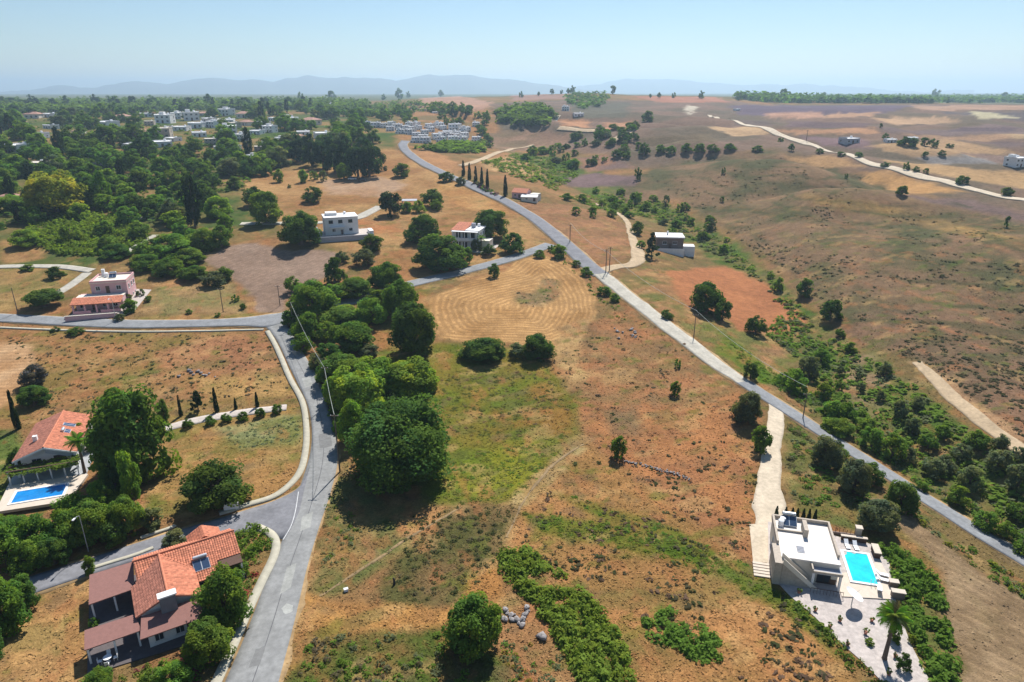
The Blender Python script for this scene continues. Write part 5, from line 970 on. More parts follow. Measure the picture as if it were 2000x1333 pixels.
tl([(u + sk.uniform(-8, 8), sk.uniform(207, 216), sk.uniform(14, 26), sk.uniform(14, 24), sk.choice(['dark', 'pine', 'cypress']), 'tall dark tree rising above the far woodland behind the village', sk.choice(['irregular', 'round', 'pine']), 'tall trees behind the village', 'skyline_tree') for u in range(-20, 640, 17)])
tl([(150, 1018, 70, 56, 'mid', 'light green tree hiding the end of the blue pool'), (205, 1000, 60, 60, 'green', 'leafy tree at the shaded corner of the blue pool terrace')])
# palms
FROND = None
def palm(name, u, v, hpx, wpx, label, nf=46):
    global FROND
    p = P(u, v); m = mpp(p); dep = math.asin((H - p.z) / (p - Vector((0, 0, H))).length); ht = hpx * m / math.cos(dep); r = wpx * m / 2
    t = thing(name, p, 0, label, 'palm tree')
    MB().tube([(0, 0, -.3), (0, 0, .3), (.05, .03, ht * .5), (.0, .0, ht)], [.42, .3, .22, .26], 10).build('trunk', BARK, t)
    if FROND is None:
        V = []; Fq = []; tn = []; rs_ = np.random.RandomState(2); n = 11
        sp = [(s, 0, .38 * s - .62 * s * s) for s in np.linspace(.02, 1, n)]
        for i_ in range(n - 1):
            for sg in (-1, 1):
                for k in range(3):
                    f = (k + rs_.rand() * .5) / 3; a = np.array(sp[i_]) * (1 - f) + np.array(sp[i_ + 1]) * f; w_ = .34 * math.sin(math.pi * (.12 + .86 * (i_ + f) / n)) ; tip = a + np.array([.11, sg * w_, -.10 - .12 * rs_.rand()]); k0 = len(V)
                    V += [a, a + np.array([.06, 0, 0]), tip]; Fq.append((k0, k0 + 1, k0 + 2)); tn += [.8 + .4 * rs_.rand()] * 3
        me = mesh_np('frond', np.array(V), np.array(Fq), np.array(tn)); me.materials.append(LEAF); FROND = me
    rs_ = random.Random(1)
    for k in range(nf):
        o = link('frond', FROND, None, t, loc=(0, 0, ht), color=[c * rs_.uniform(.9, 1.5) for c in PAL['olive' if k % 4 == 3 else 'mid']]); o.rotation_euler = (rs_.uniform(-.2, .2), R(-70 + 100 * (k / nf)) , k * 2.4); o.scale = (r, r, r)
palm('palm_tree', 1727, 1288, 80, 58, 'tall palm with thick trunk in the villa yard'); palm('palm_tree', 166, 925, 62, 44, 'small palm in front of the gabled house gable', 20); palm('palm_tree', 940, 490, 24, 18, 'small palm in the garden of the balcony house', 14)
# village trees: those one can tell apart
def scatter_px(poly, n, seed, mind=9):
    rs_ = np.random.RandomState(seed); a = np.array(poly, float); out = []
    k = 0
    while len(out) < n and k < n * 60:
        k += 1; u, v = a.min(0) + rs_.rand(2) * (a.max(0) - a.min(0))
        if not inpoly(np.array([u]), np.array([v]), poly)[0]: continue
        sc = 1 + max(0, (v - 230)) / 60.0
        if any(abs(u - q[0]) < mind * sc * .8 and abs(v - q[1]) < mind * sc * .35 for q in out): continue
        bad = False
        for hu, hv, hw, hs in VH:
            hhp = hw * (.75 if hs in (0, 3, 4, 6, 7) else .42)
            tw_ = 22 * min(sc, 1.7)
            if abs(u - hu) < hw * .46 + tw_ * .3 and v > hv - hhp * .6 and v - tw_ * .95 < hv - hhp * .25 and rs_.rand() < .62: bad = True; break
        if not bad: out.append((u, v))
    return out
VPOLY = [(-40, 222), (240, 220), (420, 214), (560, 214), (700, 228), (715, 262), (740, 285), (640, 300), (580, 320), (500, 340), (480, 370), (400, 400), (330, 440), (250, 420), (140, 410), (40, 440), (-40, 460)]
vt = scatter_px(VPOLY, 250, 4, 7); vt.sort(key=lambda q: q[1])
vc = random.Random(9)
rows = []
for u, v in vt:
    sc = 1 + max(0, (v - 225)) / 75.0; wd = vc.uniform(16, 30) * min(sc, 1.75); kd, col = vc.choices([('round', 'green'), ('round', 'dark'), ('round', 'mid'), ('irregular', 'green'), ('irregular', 'dark'), ('poplar', 'cypress'), ('irregular', 'olive')], [5, 5, 2, 4, 3, 1, 1])[0]
    lab = {'green': 'leafy green tree among the village houses and gardens', 'dark': 'dark evergreen tree among the village houses and gardens', 'mid': 'light green tree among the village houses and gardens', 'cypress': 'slim dark cypress among the village houses and gardens', 'olive': 'grey green olive tree among the village houses and gardens'}[col]
    rows.append((u, v, wd * (.5 if kd == 'poplar' else 1), wd * (1.1 if kd == 'poplar' else .82), col, lab, kd, col + ' trees of the village', 'cypress_tree' if kd == 'poplar' else 'village_tree'))
tl(rows)
EP = [(700, 215), (950, 220), (960, 300), (800, 288), (700, 262)]
er = scatter_px(EP, 46, 8, 8); tl([(u, v, vc.uniform(14, 24), vc.uniform(11, 18), vc.choice(['green', 'dark', 'mid']), 'small garden tree among the white estate houses', None, 'trees of the white estate', 'garden_tree') for u, v in er])
GP = [(1090, 385), (1180, 372), (1300, 395), (1400, 440), (1450, 505), (1340, 480), (1250, 440), (1150, 415)]
gr = scatter_px(GP, 34, 21, 10); tl([(u, v, vc.uniform(14, 26), vc.uniform(11, 20), vc.choice(['green', 'mid', 'mid', 'olive', 'bright']), 'small leafy tree in the valley head below the dry hillside', None, 'trees of the valley head', 'valley_tree') for u, v in gr])
HP = [(960, 300), (1060, 285), (1150, 258), (1250, 250), (1260, 300), (1150, 330), (1060, 325)]
hr = scatter_px(HP, 34, 22, 9); tl([(u, v, vc.uniform(14, 26), vc.uniform(10, 17), vc.choice(['green', 'mid', 'dark', 'olive']), 'small far tree along the upper stream below the far hill', None, 'trees of the upper stream', 'valley_tree') for u, v in hr])
LP = [(20, 400), (270, 410), (420, 420), (480, 480), (380, 540), (230, 500), (60, 500)]
lr = scatter_px(LP, 30, 12, 14); tl([(u, v, vc.uniform(36, 60), vc.uniform(30, 44), c, {'green': 'leafy green', 'mid': 'light green', 'bright': 'bright green'}[c] + ' bushy tree in the orchard between the village and the pink house', None, c + ' orchard trees near the pink house', 'orchard_tree') for u, v, c in [(u, v, vc.choice(['green', 'green', 'mid', 'bright'])) for u, v in lr]])
tl([(u, v, a, b_, c, {'green': 'leafy green', 'dark': 'dark green', 'mid': 'light green', 'olive': 'grey green', 'bright': 'bright green'}[c] + ' shrub in the dry garden beside the pink house', 'shrub', c + ' garden shrubs of the pink house', 'garden_shrub') for u, v, a, b_, c in [(255, 612, 34, 30, 'green'), (250, 590, 22, 18, 'olive'), (275, 578, 20, 16, 'olive'), (290, 590, 18, 14, 'green'), (235, 628, 22, 16, 'olive'), (370, 614, 14, 12, 'green'), (425, 620, 12, 10, 'green'), (460, 590, 18, 16, 'green'), (475, 605, 16, 14, 'dark'), (150, 655, 34, 16, 'dark'), (108, 648, 20, 10, 'dark')]], cat='bush')
tl([(u, v, a, b_, c, {'green': 'leafy green', 'dark': 'dark green', 'mid': 'light green', 'olive': 'grey green', 'bright': 'bright green'}[c] + ' hedge bush along the lane behind the pink house', 'shrub', c + ' hedge bushes behind the pink house', 'hedge_bush') for u, v, a, b_, c in [(230, 505, 60, 30, 'dark'), (285, 530, 60, 34, 'green'), (330, 540, 60, 36, 'green'), (380, 548, 56, 30, 'green'), (420, 560, 50, 30, 'olive'), (340, 505, 90, 50, 'mid'), (400, 490, 60, 46, 'mid'), (300, 500, 50, 36, 'green'), (440, 550, 40, 30, 'dark'), (110, 545, 36, 26, 'dark'), (55, 530, 30, 14, 'green')]], cat='bush')
# ------------------------------------------------------------------ thickets, woods, grass (uncountable growth)
def clump_proto(seed, n, size):
    rs = np.random.RandomState(seed); d = rdir(rs, n); d[:, 2] = abs(d[:, 2]); c = d * np.array([.5, .5, .75]) * (.7 + .35 * rs.rand(n))[:, None]
    nn = d * .5 + np.array([0, 0, .5]) + rdir(rs, n) * .55; nn /= np.linalg.norm(nn, axis=1)[:, None]; return leafquads(rs, c, nn, size)
CLP = [clump_proto(s, 34, .15) for s in range(5)]; CLS = [clump_proto(20 + s, 12, .26) for s in range(4)]
def growth(name, pts, wlo, whi, hlo, hhi, cols, label, cat, protos, seed=1, kind='stuff', tonej=.25):
    """one mass of leafy clumps standing on the given ground points"""
    rs = np.random.RandomState(seed); Vs = []; Fs = []; T = []; n = 0
    z = hgt(pts[:, 0], pts[:, 1]); cols = np.array(cols)
    for i_, (x, y) in enumerate(pts):
        V, Fq = protos[rs.randint(len(protos))]; an = rs.rand() * 6.28; c, s = math.cos(an), math.sin(an)
        wv = rs.uniform(wlo, whi); hv = rs.uniform(hlo, hhi)
        X = (V[:, 0] * c - V[:, 1] * s) * wv + x; Y = (V[:, 0] * s + V[:, 1] * c) * wv + y; Z = V[:, 2] * hv + z[i_] - .05
        Vs.append(np.stack([X, Y, Z], 1)); Fs.append(Fq + n); n += len(V)
        cc = cols[rs.randint(len(cols))] if cols.ndim == 2 and len(cols) != len(pts) else cols[i_]
        T.append(np.repeat(cc[None] * (1 - tonej + 2 * tonej * rs.rand(len(V) // 4, 1)), 4, 0))
    me = mesh_np(name, np.concatenate(Vs), np.concatenate(Fs), np.concatenate(T)); me.materials.append(LEAF)
    return link(name, me, None, label=label, cat=cat, kind=kind, color=(1, 1, 1))
def fill(poly_px, dens, seed):                 # random ground points inside a photo outline, dens per m2
    Q = px_poly(poly_px, 2); mn, mx = Q.min(0), Q.max(0); n = int(dens * (mx - mn).prod()); rs = np.random.RandomState(seed); p = mn + rs.rand(n, 2) * (mx - mn); p = p[inpoly(p[:, 0], p[:, 1], Q)]
    nz = fbm(p[:, 0] / 3, p[:, 1] / 3, seed, 2); nz2 = fbm(p[:, 0] / 1.3, p[:, 1] / 1.3, seed + 9, 2); return p[(nz > .31) & (nz2 > .27)]
g_, m_, b_, o_, d_, y_ = [np.array(PAL[k]) for k in ('green', 'mid', 'bright', 'olive', 'dark', 'yellow')]
BR = [m_ * 1.05, b_ * .8, g_ * 1.2, m_ * .8]
TH = [('bramble_thicket', [(975, 1078), (1010, 1062), (1060, 1095), (1130, 1150), (1180, 1200), (1215, 1260), (1240, 1345), (1130, 1345), (1090, 1250), (1040, 1175), (985, 1130)], 3.4, .8, 2.1, .4, 1.9, BR, 'long bright green bramble thicket running down the orange slope'),
      ('bramble_thicket', [(1255, 1200), (1310, 1192), (1370, 1220), (1420, 1270), (1400, 1300), (1330, 1275), (1270, 1245)], 3.2, .7, 1.9, .3, 1.5, [g_ * 1.2, m_ * .9, g_], 'small bramble patch alone on the orange slope'),
      ('cane_thicket', [(640, 780), (690, 745), (745, 735), (790, 718), (840, 725), (850, 770), (800, 790), (720, 800), (690, 850), (660, 850)], 1.2, 1.4, 2.4, 2.0, 3.8, [b_, b_ * .85, m_ * 1.2, np.array([.13, .17, .05])], 'bright green cane thicket behind the huge dark tree'),
      ('weed_patch', [(800, 1010), (900, 990), (1005, 992), (985, 1060), (955, 1130), (840, 1180), (760, 1160)], .75, .5, 1.1, .25, .6, [np.array([.10, .11, .04]), np.array([.075, .085, .035]), np.array([.13, .11, .06])], 'dark leafy weed patch beside the footpath'),
      ('scrub_patch', [(600, 1250), (720, 1235), (860, 1230), (900, 1300), (960, 1345), (580, 1345)], .8, .6, 1.5, .4, .9, [o_ * .9, g_, m_ * .8, np.array([.12, .10, .06])], 'low green scrub at the near edge of the meadow'),
      ('scrub_patch', [(980, 1230), (1060, 1225), (1100, 1300), (1090, 1345), (980, 1345)], .7, .6, 1.2, .3, .8, [o_ * .9, g_, np.array([.2, .17, .03]), o_], 'mixed scrub with yellow flowers around the pale boulder'),
      ('scrub_patch', [(640, 960), (700, 985), (715, 1050), (660, 1110), (610, 1150), (630, 1040)], .6, .5, 1.1, .3, .7, [o_, g_, o_ * 1.2], 'grey green roadside scrub below the utility pole'),
      ('hedge', [(470, 1040), (500, 1026), (526, 1040), (530, 1062), (516, 1090), (494, 1100), (462, 1080), (448, 1050)], 2.2, .9, 1.4, .9, 1.7, [m_ * .8, g_, b_ * .7], 'rounded garden hedge at the street corner beside the terracotta house'),
      ('flower_bed', [(480, 1095), (512, 1098), (500, 1140), (488, 1190), (474, 1180), (470, 1120)], 1.4, .6, 1, .5, 1.0, [g_, np.array([.30, .05, .06]), m_, np.array([.25, .22, .1])], 'flower bed with red blossom along the garden wall'),
      ('flower_bed', [(300, 1300), (360, 1285), (400, 1300), (380, 1345), (220, 1350), (240, 1315)], 1.4, .6, 1.1, .5, 1.1, [g_, np.array([.24, .05, .07]), m_, g_], 'flower bed in front of the brown shingled porch'),
      ('scrub_belt', [(1690, 1075), (1740, 1070), (1790, 1100), (1832, 1140), (1846, 1210), (1860, 1290), (1870, 1345), (1830, 1345), (1795, 1260), (1768, 1200), (1755, 1140), (1735, 1085)], 4.2, 1.0, 2.2, .7, 2.1, [g_ * 1.1, m_ * .9, m_ * .75], 'dense green scrub belt between the villa terrace and the brown field'),
      ('hedge', [(1535, 1168), (1560, 1175), (1590, 1205), (1640, 1255), (1690, 1300), (1740, 1345), (1690, 1345), (1640, 1280), (1590, 1225), (1550, 1190)], 1.5, .9, 1.5, .6, 1.2, [g_, d_ * 1.3, m_ * .7], 'clipped hedge along the near edge of the villa yard'),
      ('scrub_belt', [(1545, 830), (1600, 870), (1650, 900), (1700, 950), (1690, 1000), (1640, 1010), (1600, 1000), (1545, 960), (1530, 890)], .32, .9, 2.2, .4, 1.2, [o_, g_, m_ * .8, np.array([.14, .12, .06])], 'mixed scrub on the bank between driveway and straight road'),
      ('roadside_growth', [(1500, 745), (1600, 815), (1700, 885), (1800, 950), (1900, 1015), (2010, 1080), (2010, 1050), (1900, 985), (1800, 925), (1690, 850), (1600, 780), (1520, 730)], .9, .8, 1.8, .5, 1.4, [m_ * .9, b_ * .8, g_ * 1.1, o_], 'green growth along the valley side of the straight road'),
      ('roadside_growth', [(1840, 1055), (1900, 1075), (1980, 1125), (2010, 1140), (2010, 1175), (1950, 1140), (1880, 1090), (1770, 1000), (1790, 990)], .9, .8, 1.7, .5, 1.3, [o_, g_, y_ * .8, m_ * .8], 'yellowish growth between the straight road and the brown field'),
      ('valley_scrub', [(1520, 620), (1600, 650), (1700, 700), (1790, 760), (1900, 850), (2010, 930), (2010, 1060), (1900, 985), (1800, 915), (1690, 840), (1600, 770), (1560, 700), (1500, 660)], .5, 1.0, 2.8, .5, 1.6, [g_ * 1.1, m_ * .9, o_, m_], 'low scrub covering the floor of the stream valley'),
      ('valley_scrub', [(1300, 430), (1340, 425), (1440, 490), (1540, 570), (1590, 640), (1560, 650), (1500, 560), (1400, 500), (1310, 460)], .24, 1.2, 3, .5, 1.5, [g_ * 1.1, m_ * .9, o_], 'low scrub in the upper stream valley behind the orange field'),
      ('valley_scrub', [(1090, 385), (1180, 380), (1290, 395), (1350, 420), (1330, 440), (1240, 420), (1170, 410)], .16, 1.4, 3.4, .5, 1.6, [m_, b_ * .8, g_], 'bright green scrub in the valley head below the dry hillside'),
      ('valley_scrub', [(940, 318), (1010, 300), (1120, 318), (1130, 345), (1080, 372), (1000, 345)], .09, 2, 5, .8, 2.4, [m_, b_ * .7, g_], 'green growth along the far stream above the road'),
      ('cane_field', [(60, 430), (150, 418), (262, 425), (290, 470), (210, 500), (110, 500), (50, 470)], .8, 1.4, 2.6, 1.2, 2.8, [b_ * .8, m_, b_ * .65], 'bright green cane field between the yellow green tree and the pink house'),
      ('field_weeds', [(1005, 570), (1040, 575), (1065, 545), (1095, 548), (1090, 580), (1060, 600), (1020, 598)], .22, .5, 1.1, .25, .5, [o_ * .8, np.array([.15, .12, .09]), g_], 'weedy stone heap in the middle of the stubble field'),
      ('roadside_growth', [(1080, 500), (1110, 505), (1200, 590), (1230, 625), (1210, 630), (1150, 570)], .25, .7, 1.4, .3, .8, [o_, g_, m_ * .8], 'low growth on the verge between stubble field and concrete road'),
      ('roadside_growth', [(1420, 655), (1480, 700), (1540, 750), (1500, 750), (1440, 700)], .8, .7, 1.4, .4, .9, [m_, b_ * .8], 'bright grass strip beside the concrete road'),
      ('purple_hedge', [(914, 352), (925, 354), (960, 372), (974, 380), (968, 384), (940, 372)], 1.2, 1, 1.6, 1, 1.8, [np.array([.16, .07, .15]), np.array([.12, .06, .11]), d_], 'purple flowering hedge along the straight road by the cypress row'),
      ('grass_strip', [(1015, 1000), (1180, 1020), (1330, 1062), (1460, 1115), (1570, 1175), (1640, 1262), (1540, 1205), (1400, 1125), (1250, 1080), (1060, 1040)], 1.3, .5, 1.4, .12, .4, [m_ * .8, b_ * .6, np.array([.15, .16, .04]), g_], 'fresh green grass strip running below the orange plot'),
      ('grass_strip', [(1060, 955), (1250, 1005), (1455, 1100), (1480, 1120), (1240, 1048)], .9, .5, 1.3, .12, .35, [m_ * .8, np.array([.15, .15, .05]), g_], 'thin green grass strip along the edge of the orange plot'),
      ('meadow_grass', [(850, 905), (960, 880), (1110, 845), (1080, 900), (1030, 965), (900, 985), (830, 965)], .9, .5, 1.4, .1, .3, [np.array([.20, .20, .045]), np.array([.15, .17, .04]), m_ * .9], 'yellow green meadow grass right of the huge dark tree'),
      ('meadow_grass', [(860, 740), (960, 700), (1080, 740), (1110, 800), (1000, 860), (890, 850)], .5, .5, 1.4, .1, .3, [np.array([.14, .15, .045]), np.array([.11, .13, .035]), np.array([.20, .14, .07])], 'olive green meadow grass below the stubble field'),
      ('sage_patch', [(425, 838), (560, 815), (590, 818), (580, 862), (470, 878)], .9, .5, 1.0, .2, .45, [np.array([.20, .23, .13]), o_ * 1.4, np.array([.22, .22, .12])], 'pale sage coloured weeds on the dry plot beside the left road')]
for k, (nm, pl, dn, a, b2, c, e, cols, lab) in enumerate(TH):
    pts = fill(pl, dn, 60 + k)
    if len(pts): growth(nm, pts, a, b2, c, e, cols, lab, nm.split('_')[-1] if nm != 'hedge' else 'hedge', CLP if mpp(P(*pl[0])) < .14 else CLS, 30 + k)
pt_, L2_ = PERGOLA; pp_ = np.array([L2_(x, y) for x, y in zip(np.random.RandomState(1).uniform(-3.0, .4, 150), np.random.RandomState(2).uniform(-5.4, 5.8, 150))])
vme = growth('vine', pp_, .9, 1.4, .35, .6, [g_, m_ * .9, d_ * 1.2], None, None, CLP, 3, None); vme.parent = pt_; vme.matrix_parent_inverse = Matrix.Identity(4)
vme.matrix_world = Matrix.Translation((0, 0, 2.5)); bpy.context.view_layer.update(); mi = (Matrix.Translation(pt_.location) @ Matrix.Rotation(pt_.rotation_euler.z, 4, 'Z')).inverted(); vme.matrix_basis = mi @ Matrix.Translation((0, 0, 2.45))
PM = [crown_mesh('plant', 'shrub', 300 + k, 8, 16, .11) for k in range(2)]
for k, t in enumerate(POTS):
    o = link('plant', PM[k % 2], None, t, loc=(0, 0, .3), color=PAL[('mid', 'green', 'olive')[k % 3]]); o.scale = (.7, .7, .6 + .1 * (k % 4))
# far woods that read as one mass
def wood(name, poly_px, n, seed, wlo, whi, hlo, hhi, cols, label):
    rs_ = np.random.RandomState(seed); a = np.array(poly_px, float); u = a.min(0) + rs_.rand(n * 3, 2) * (a.max(0) - a.min(0)); u = u[inpoly(u[:, 0], u[:, 1], poly_px)][:n]
    p = PP(u[:, 0], u[:, 1])[:, :2]; growth(name, p, wlo, whi, hlo, hhi, cols, label, 'wood', CLS, seed, tonej=.35)
wood('far_wood', [(-300, 200), (400, 197), (640, 197), (720, 205), (700, 222), (560, 214), (240, 220), (-300, 226)], 2600, 5, 8, 15, 8, 13, [d_, g_ * .8, d_ * 1.2], 'dark far woodland along the skyline behind the village')
wood('far_wood', [(1425, 191), (1560, 189), (1800, 191), (2000, 190), (2400, 190), (2400, 200), (1900, 202), (1640, 202), (1500, 202)], 1500, 6, 12, 22, 9, 16, [d_, g_ * .8, d_ * 1.3], 'long dark tree belt along the skyline behind the far fields')
wood('far_wood', [(975, 222), (1000, 210), (1060, 212), (1085, 230), (1060, 248), (1000, 244), (975, 238)], 170, 7, 7, 13, 6, 10, [d_, g_ * .8], 'dense dark copse around the white farmhouses below the far hill')
wood('far_wood', [(1100, 190), (1140, 180), (1190, 182), (1180, 205), (1140, 215), (1110, 205)], 130, 8, 7, 14, 4, 7, [d_ * 1.1, g_ * .8], 'patchy wood on the slope of the far hill')
wood('far_wood', [(820, 292), (880, 280), (945, 280), (950, 298), (880, 300)], 150, 9, 5, 10, 3, 5, [g_, d_ * 1.2, g_], 'green wood strip below the white estate')
wood('village_undergrowth', VPOLY, 900, 10, 3, 6, 1.2, 3, [g_, d_ * 1.1, m_ * .8], 'green garden growth between the village trees and houses')
wood('far_wood', [(560, 205), (700, 200), (860, 205), (900, 215), (800, 222), (700, 228), (600, 222)], 260, 12, 7, 12, 4, 8, [d_, g_ * .9, d_ * 1.2], 'scattered wood between the village and the far hill')
# hillside scrub, tufts
rs_ = np.random.RandomState(77)
def pxrand(poly, n):
    a = np.array(poly, float); u = a.min(0) + rs_.rand(n * 2, 2) * (a.max(0) - a.min(0)); u = u[inpoly(u[:, 0], u[:, 1], poly)][:n]; return PP(u[:, 0], u[:, 1])[:, :2]
BOXP = [clump_proto(40 + s, 7, .34) for s in range(4)]
hp = pxrand([(1260, 340), (1500, 300), (1700, 350), (2020, 460), (2020, 870), (1820, 720), (1640, 640), (1540, 550), (1440, 470)], 2400); k_ = fbm(hp[:, 0] / 16, hp[:, 1] / 16, 5, 3); hp = hp[rs_.rand(len(hp)) < sstep(.35, .62, k_)]
growth('hillside_scrub', hp, .6, 1.7, .2, .6, [np.array([.09, .08, .045]), np.array([.065, .07, .035]), np.array([.12, .10, .06])], 'dark low scrub dotted over the dry brown hillside', 'scrub', BOXP, 4)
sp = pxrand([(1060, 700), (1240, 600), (1430, 745), (1490, 800), (1465, 1100), (1640, 1260), (1660, 1345), (1240, 1345), (1130, 1130), (1000, 1080), (1120, 860), (1120, 780)], 1500); k_ = fbm(sp[:, 0] / 7, sp[:, 1] / 7, 15, 3); sp = sp[rs_.rand(len(sp)) < sstep(.42, .68, k_)]
growth('slope_scrub', sp, .25, 1.2, .15, .6, [np.array([.09, .085, .045]), np.array([.07, .085, .035]), np.array([.16, .11, .07])], 'small dark shrubs dotted over the orange slope', 'scrub', BOXP, 5)
sp = pxrand([(0, 650), (520, 650), (570, 760), (400, 790), (190, 800), (90, 830), (60, 750)], 420)
growth('plot_scrub', sp, .4, 1.2, .2, .6, [np.array([.10, .09, .045]), np.array([.08, .09, .035]), np.array([.14, .11, .07])], 'small weeds dotted over the rough plot below the pink house', 'scrub', BOXP, 6)
# dry grass: every tuft takes the colour of the ground cover it grows from
n = 95000; r_ = 48 * (330 / 48.) ** rs_.rand(n) ; an = (rs_.rand(n) - .5) * R(90); gx = r_ * np.sin(an); gy = r_ * np.cos(an)
keep = np.ones(n, bool)
for Q in NOGROW:
    mn, mx = Q.min(0), Q.max(0); k = np.where((gx > mn[0]) & (gx < mx[0]) & (gy > mn[1]) & (gy < mx[1]))[0]
    if len(k): keep[k[inpoly(gx[k], gy[k], Q)]] = False
gx, gy = gx[keep], gy[keep]; tcol, tf, td, tb = ground_cover(gx, gy); kk = rs_.rand(len(gx)) > tb * .93; gx, gy, tcol = gx[kk], gy[kk], tcol[kk]
m2 = len(gx); gz = hgt(gx, gy); base = np.stack([gx, gy, gz - .03], 1); V = []; T = []
for kb in range(3):
    a = rs_.rand(m2) * 6.28; wv = .10 + .2 * rs_.rand(m2); hv = .05 + .15 * rs_.rand(m2) ** 1.5; ln = 1.0 * (rs_.rand(m2, 2) - .5); of = .3 * (rs_.rand(m2, 2) - .5)
    d3 = np.stack([np.cos(a) * wv, np.sin(a) * wv, np.zeros(m2)], 1); o3_ = np.concatenate([of, np.zeros((m2, 1))], 1)
    V.append(np.stack([base + o3_ - d3, base + o3_ + d3, base + o3_ + np.concatenate([ln, hv[:, None]], 1)], 1)); T.append(np.repeat((tcol * (.75 + .6 * rs_.rand(m2, 1)))[:, None, :], 3, 1))
V = np.concatenate(V).reshape(-1, 3); T = np.concatenate(T).reshape(-1, 3)
link('dry_grass', mesh_np('dry_grass', V, np.arange(len(V)).reshape(-1, 3), T), attr_mat('grass_blades'), kind='stuff', label='dry grass and weeds standing over the fields and verges', cat='grass')

# ------------------------------------------------------------------ poles, cables, stones, small things
def pole(u, v, hpx, label, arms=1, r=.13, m=None, name='utility_pole', lamp=False, group=None):
    p = P(u, v); d = math.asin((H - p.z) / (p - Vector((0, 0, H))).length); ht = hpx * mpp(p) / math.cos(d); ht = min(max(ht, 4), 11.5)
    t = thing(name, p, 0, label, 'lamp post' if lamp else 'pole', group); MB().tube([(0, 0, -.5), (0, 0, ht * .5), (0, 0, ht)], [r, r * .85, r * .65], 8).build('shaft', m or POLEW, t)
    if lamp:
        MB().tube([(0, 0, ht), (0, -.5, ht + .25), (0, -1.1, ht + .3)], .045, 6).build('arm', m or METAL, t); MB().box(-.12, .12, -1.6, -1.0, ht + .24, ht + .36).build('lamp_head', PLAST, t)
    for k in range(arms):
        ca = MB().box(-.75, .75, -.05, .05, ht - .35 - k * .5, ht - .24 - k * .5).build('cross_arm', POLEW, t)
        for x in (-.65, 0, .65): MB().tube([(x, 0, ht - .24 - k * .5), (x, 0, ht - .08 - k * .5)], [.05, .035], 6).build('insulator', PLAST, ca)
    return Vector((p.x, p.y, p.z + ht))
A = pole(573, 640, 50, 'wooden utility pole at the bend of the left road'); Bp = pole(641, 790, 72, 'wooden utility pole between the tree belt and the left road'); Cp = pole(664, 922, 108, 'tall wooden utility pole beside the left road with a long shadow', 1, .15)
pole(547, 598, 40, 'wooden pole at the edge of the ploughed field', 1); pole(436, 610, 46, 'wooden pole in the dry garden beside the pink house', 1); pole(1113, 474, 34, 'wooden pole in the dry slope beside the far straight road', 1, .16)
pole(1183, 534, 46, 'wooden pole of the twin pair where the dirt track meets the road', 2, .16, group='twin poles'); pole(1190, 530, 46, 'wooden pole of the twin pair where the dirt track meets the road', 1, .16, group='twin poles')
pole(1355, 658, 44, 'wooden pole beside the pale concrete road', 1); pole(1568, 818, 50, 'wooden pole among the trees beside the straight road', 1); pole(1575, 275, 20, 'thin far pole beside the far dirt track', 1, .2); pole(35, 612, 50, 'leaning wooden pole beside the flat topped tree', 0)
pole(173, 1078, 70, 'pale street lamp beside the side street', 0, .08, METAL, 'street_lamp', True); pole(227, 628, 44, 'street lamp beside the pink house forecourt', 0, .1, METAL, 'street_lamp', True)
def cable(a, b, sag, label):
    pts = []
    for s in np.linspace(0, 1, 16): q = a.lerp(b, float(s)); q.z -= 4 * sag * s * (1 - s); pts.append(q)
    link('overhead_cable', MB().tube(pts, .035, 6).mesh('overhead_cable'), WIRE, label=label, cat='cable')
cable(A - Vector((0, 0, .2)), Bp - Vector((0, 0, .2)), 1.0, 'pale overhead cable from the bend to the middle pole'); cable(Bp - Vector((0, 0, .2)), Cp - Vector((0, 0, .2)), .8, 'pale overhead cable between the two poles beside the huge dark tree')
for k_, (a_, b_2) in enumerate([((1113, 474), (1183, 534)), ((1183, 534), (1355, 658)), ((1355, 658), (1568, 818))]):
    qa, qb = P(*a_), P(*b_2); cable(qa + Vector((0, 0, 7.2)), qb + Vector((0, 0, 7.2)), 1.4, ['thin overhead cable above the slope beside the far straight road', 'thin overhead cable along the pale concrete road', 'thin overhead cable above the valley trees beside the straight road'][k_])
def rockmesh(seed):
    rs_ = np.random.RandomState(seed); V = []; n = 6
    for i_ in range(5):
        ph = -math.pi / 2 + math.pi * i_ / 4
        for j in range(n): q = 1 + (rs_.rand() - .5) * .7; V.append((math.cos(ph) * math.cos(6.283 * j / n) * q, math.cos(ph) * math.sin(6.283 * j / n) * q, math.sin(ph) * q * .75))
    Fq = [(i_ * n + j, i_ * n + (j + 1) % n, (i_ + 1) * n + (j + 1) % n, (i_ + 1) * n + j) for i_ in range(4) for j in range(n)]
    return mesh_np('rock', np.array(V), np.array(Fq))
ROCKM = mat('pale_limestone', (.27, .25, .24), .95, .25, 2.5, .5); RK = [rockmesh(s) for s in range(5)]
for m__ in RK: m__.materials.append(ROCKM)
def rock(name, pt, s, label, group=None):
    o = link(name, RK[rs.randrange(5)], None, None, label, 'rock', group, None, (pt[0], pt[1], pt[2] + s * .3), rs.uniform(0, 6)); o.scale = (s, s * rs.uniform(.7, 1), s * rs.uniform(.6, .9))
rs = random.Random(8)
rock('boulder', P(1058, 1246), .85, 'big pale boulder beside the bramble thicket')
for k in range(22): rock('rock', P(rs.uniform(985, 1035), rs.uniform(1188, 1225)), rs.uniform(.2, .55), 'grey limestone rock in the pile beside the bushy tree', 'rock pile beside the bushy tree')
for k in range(14): rock('rock', P(rs.uniform(1195, 1245), rs.uniform(640, 662)), rs.uniform(.25, .6), 'grey rock in the low heap on the reddish slope', 'rock heap on the reddish slope')
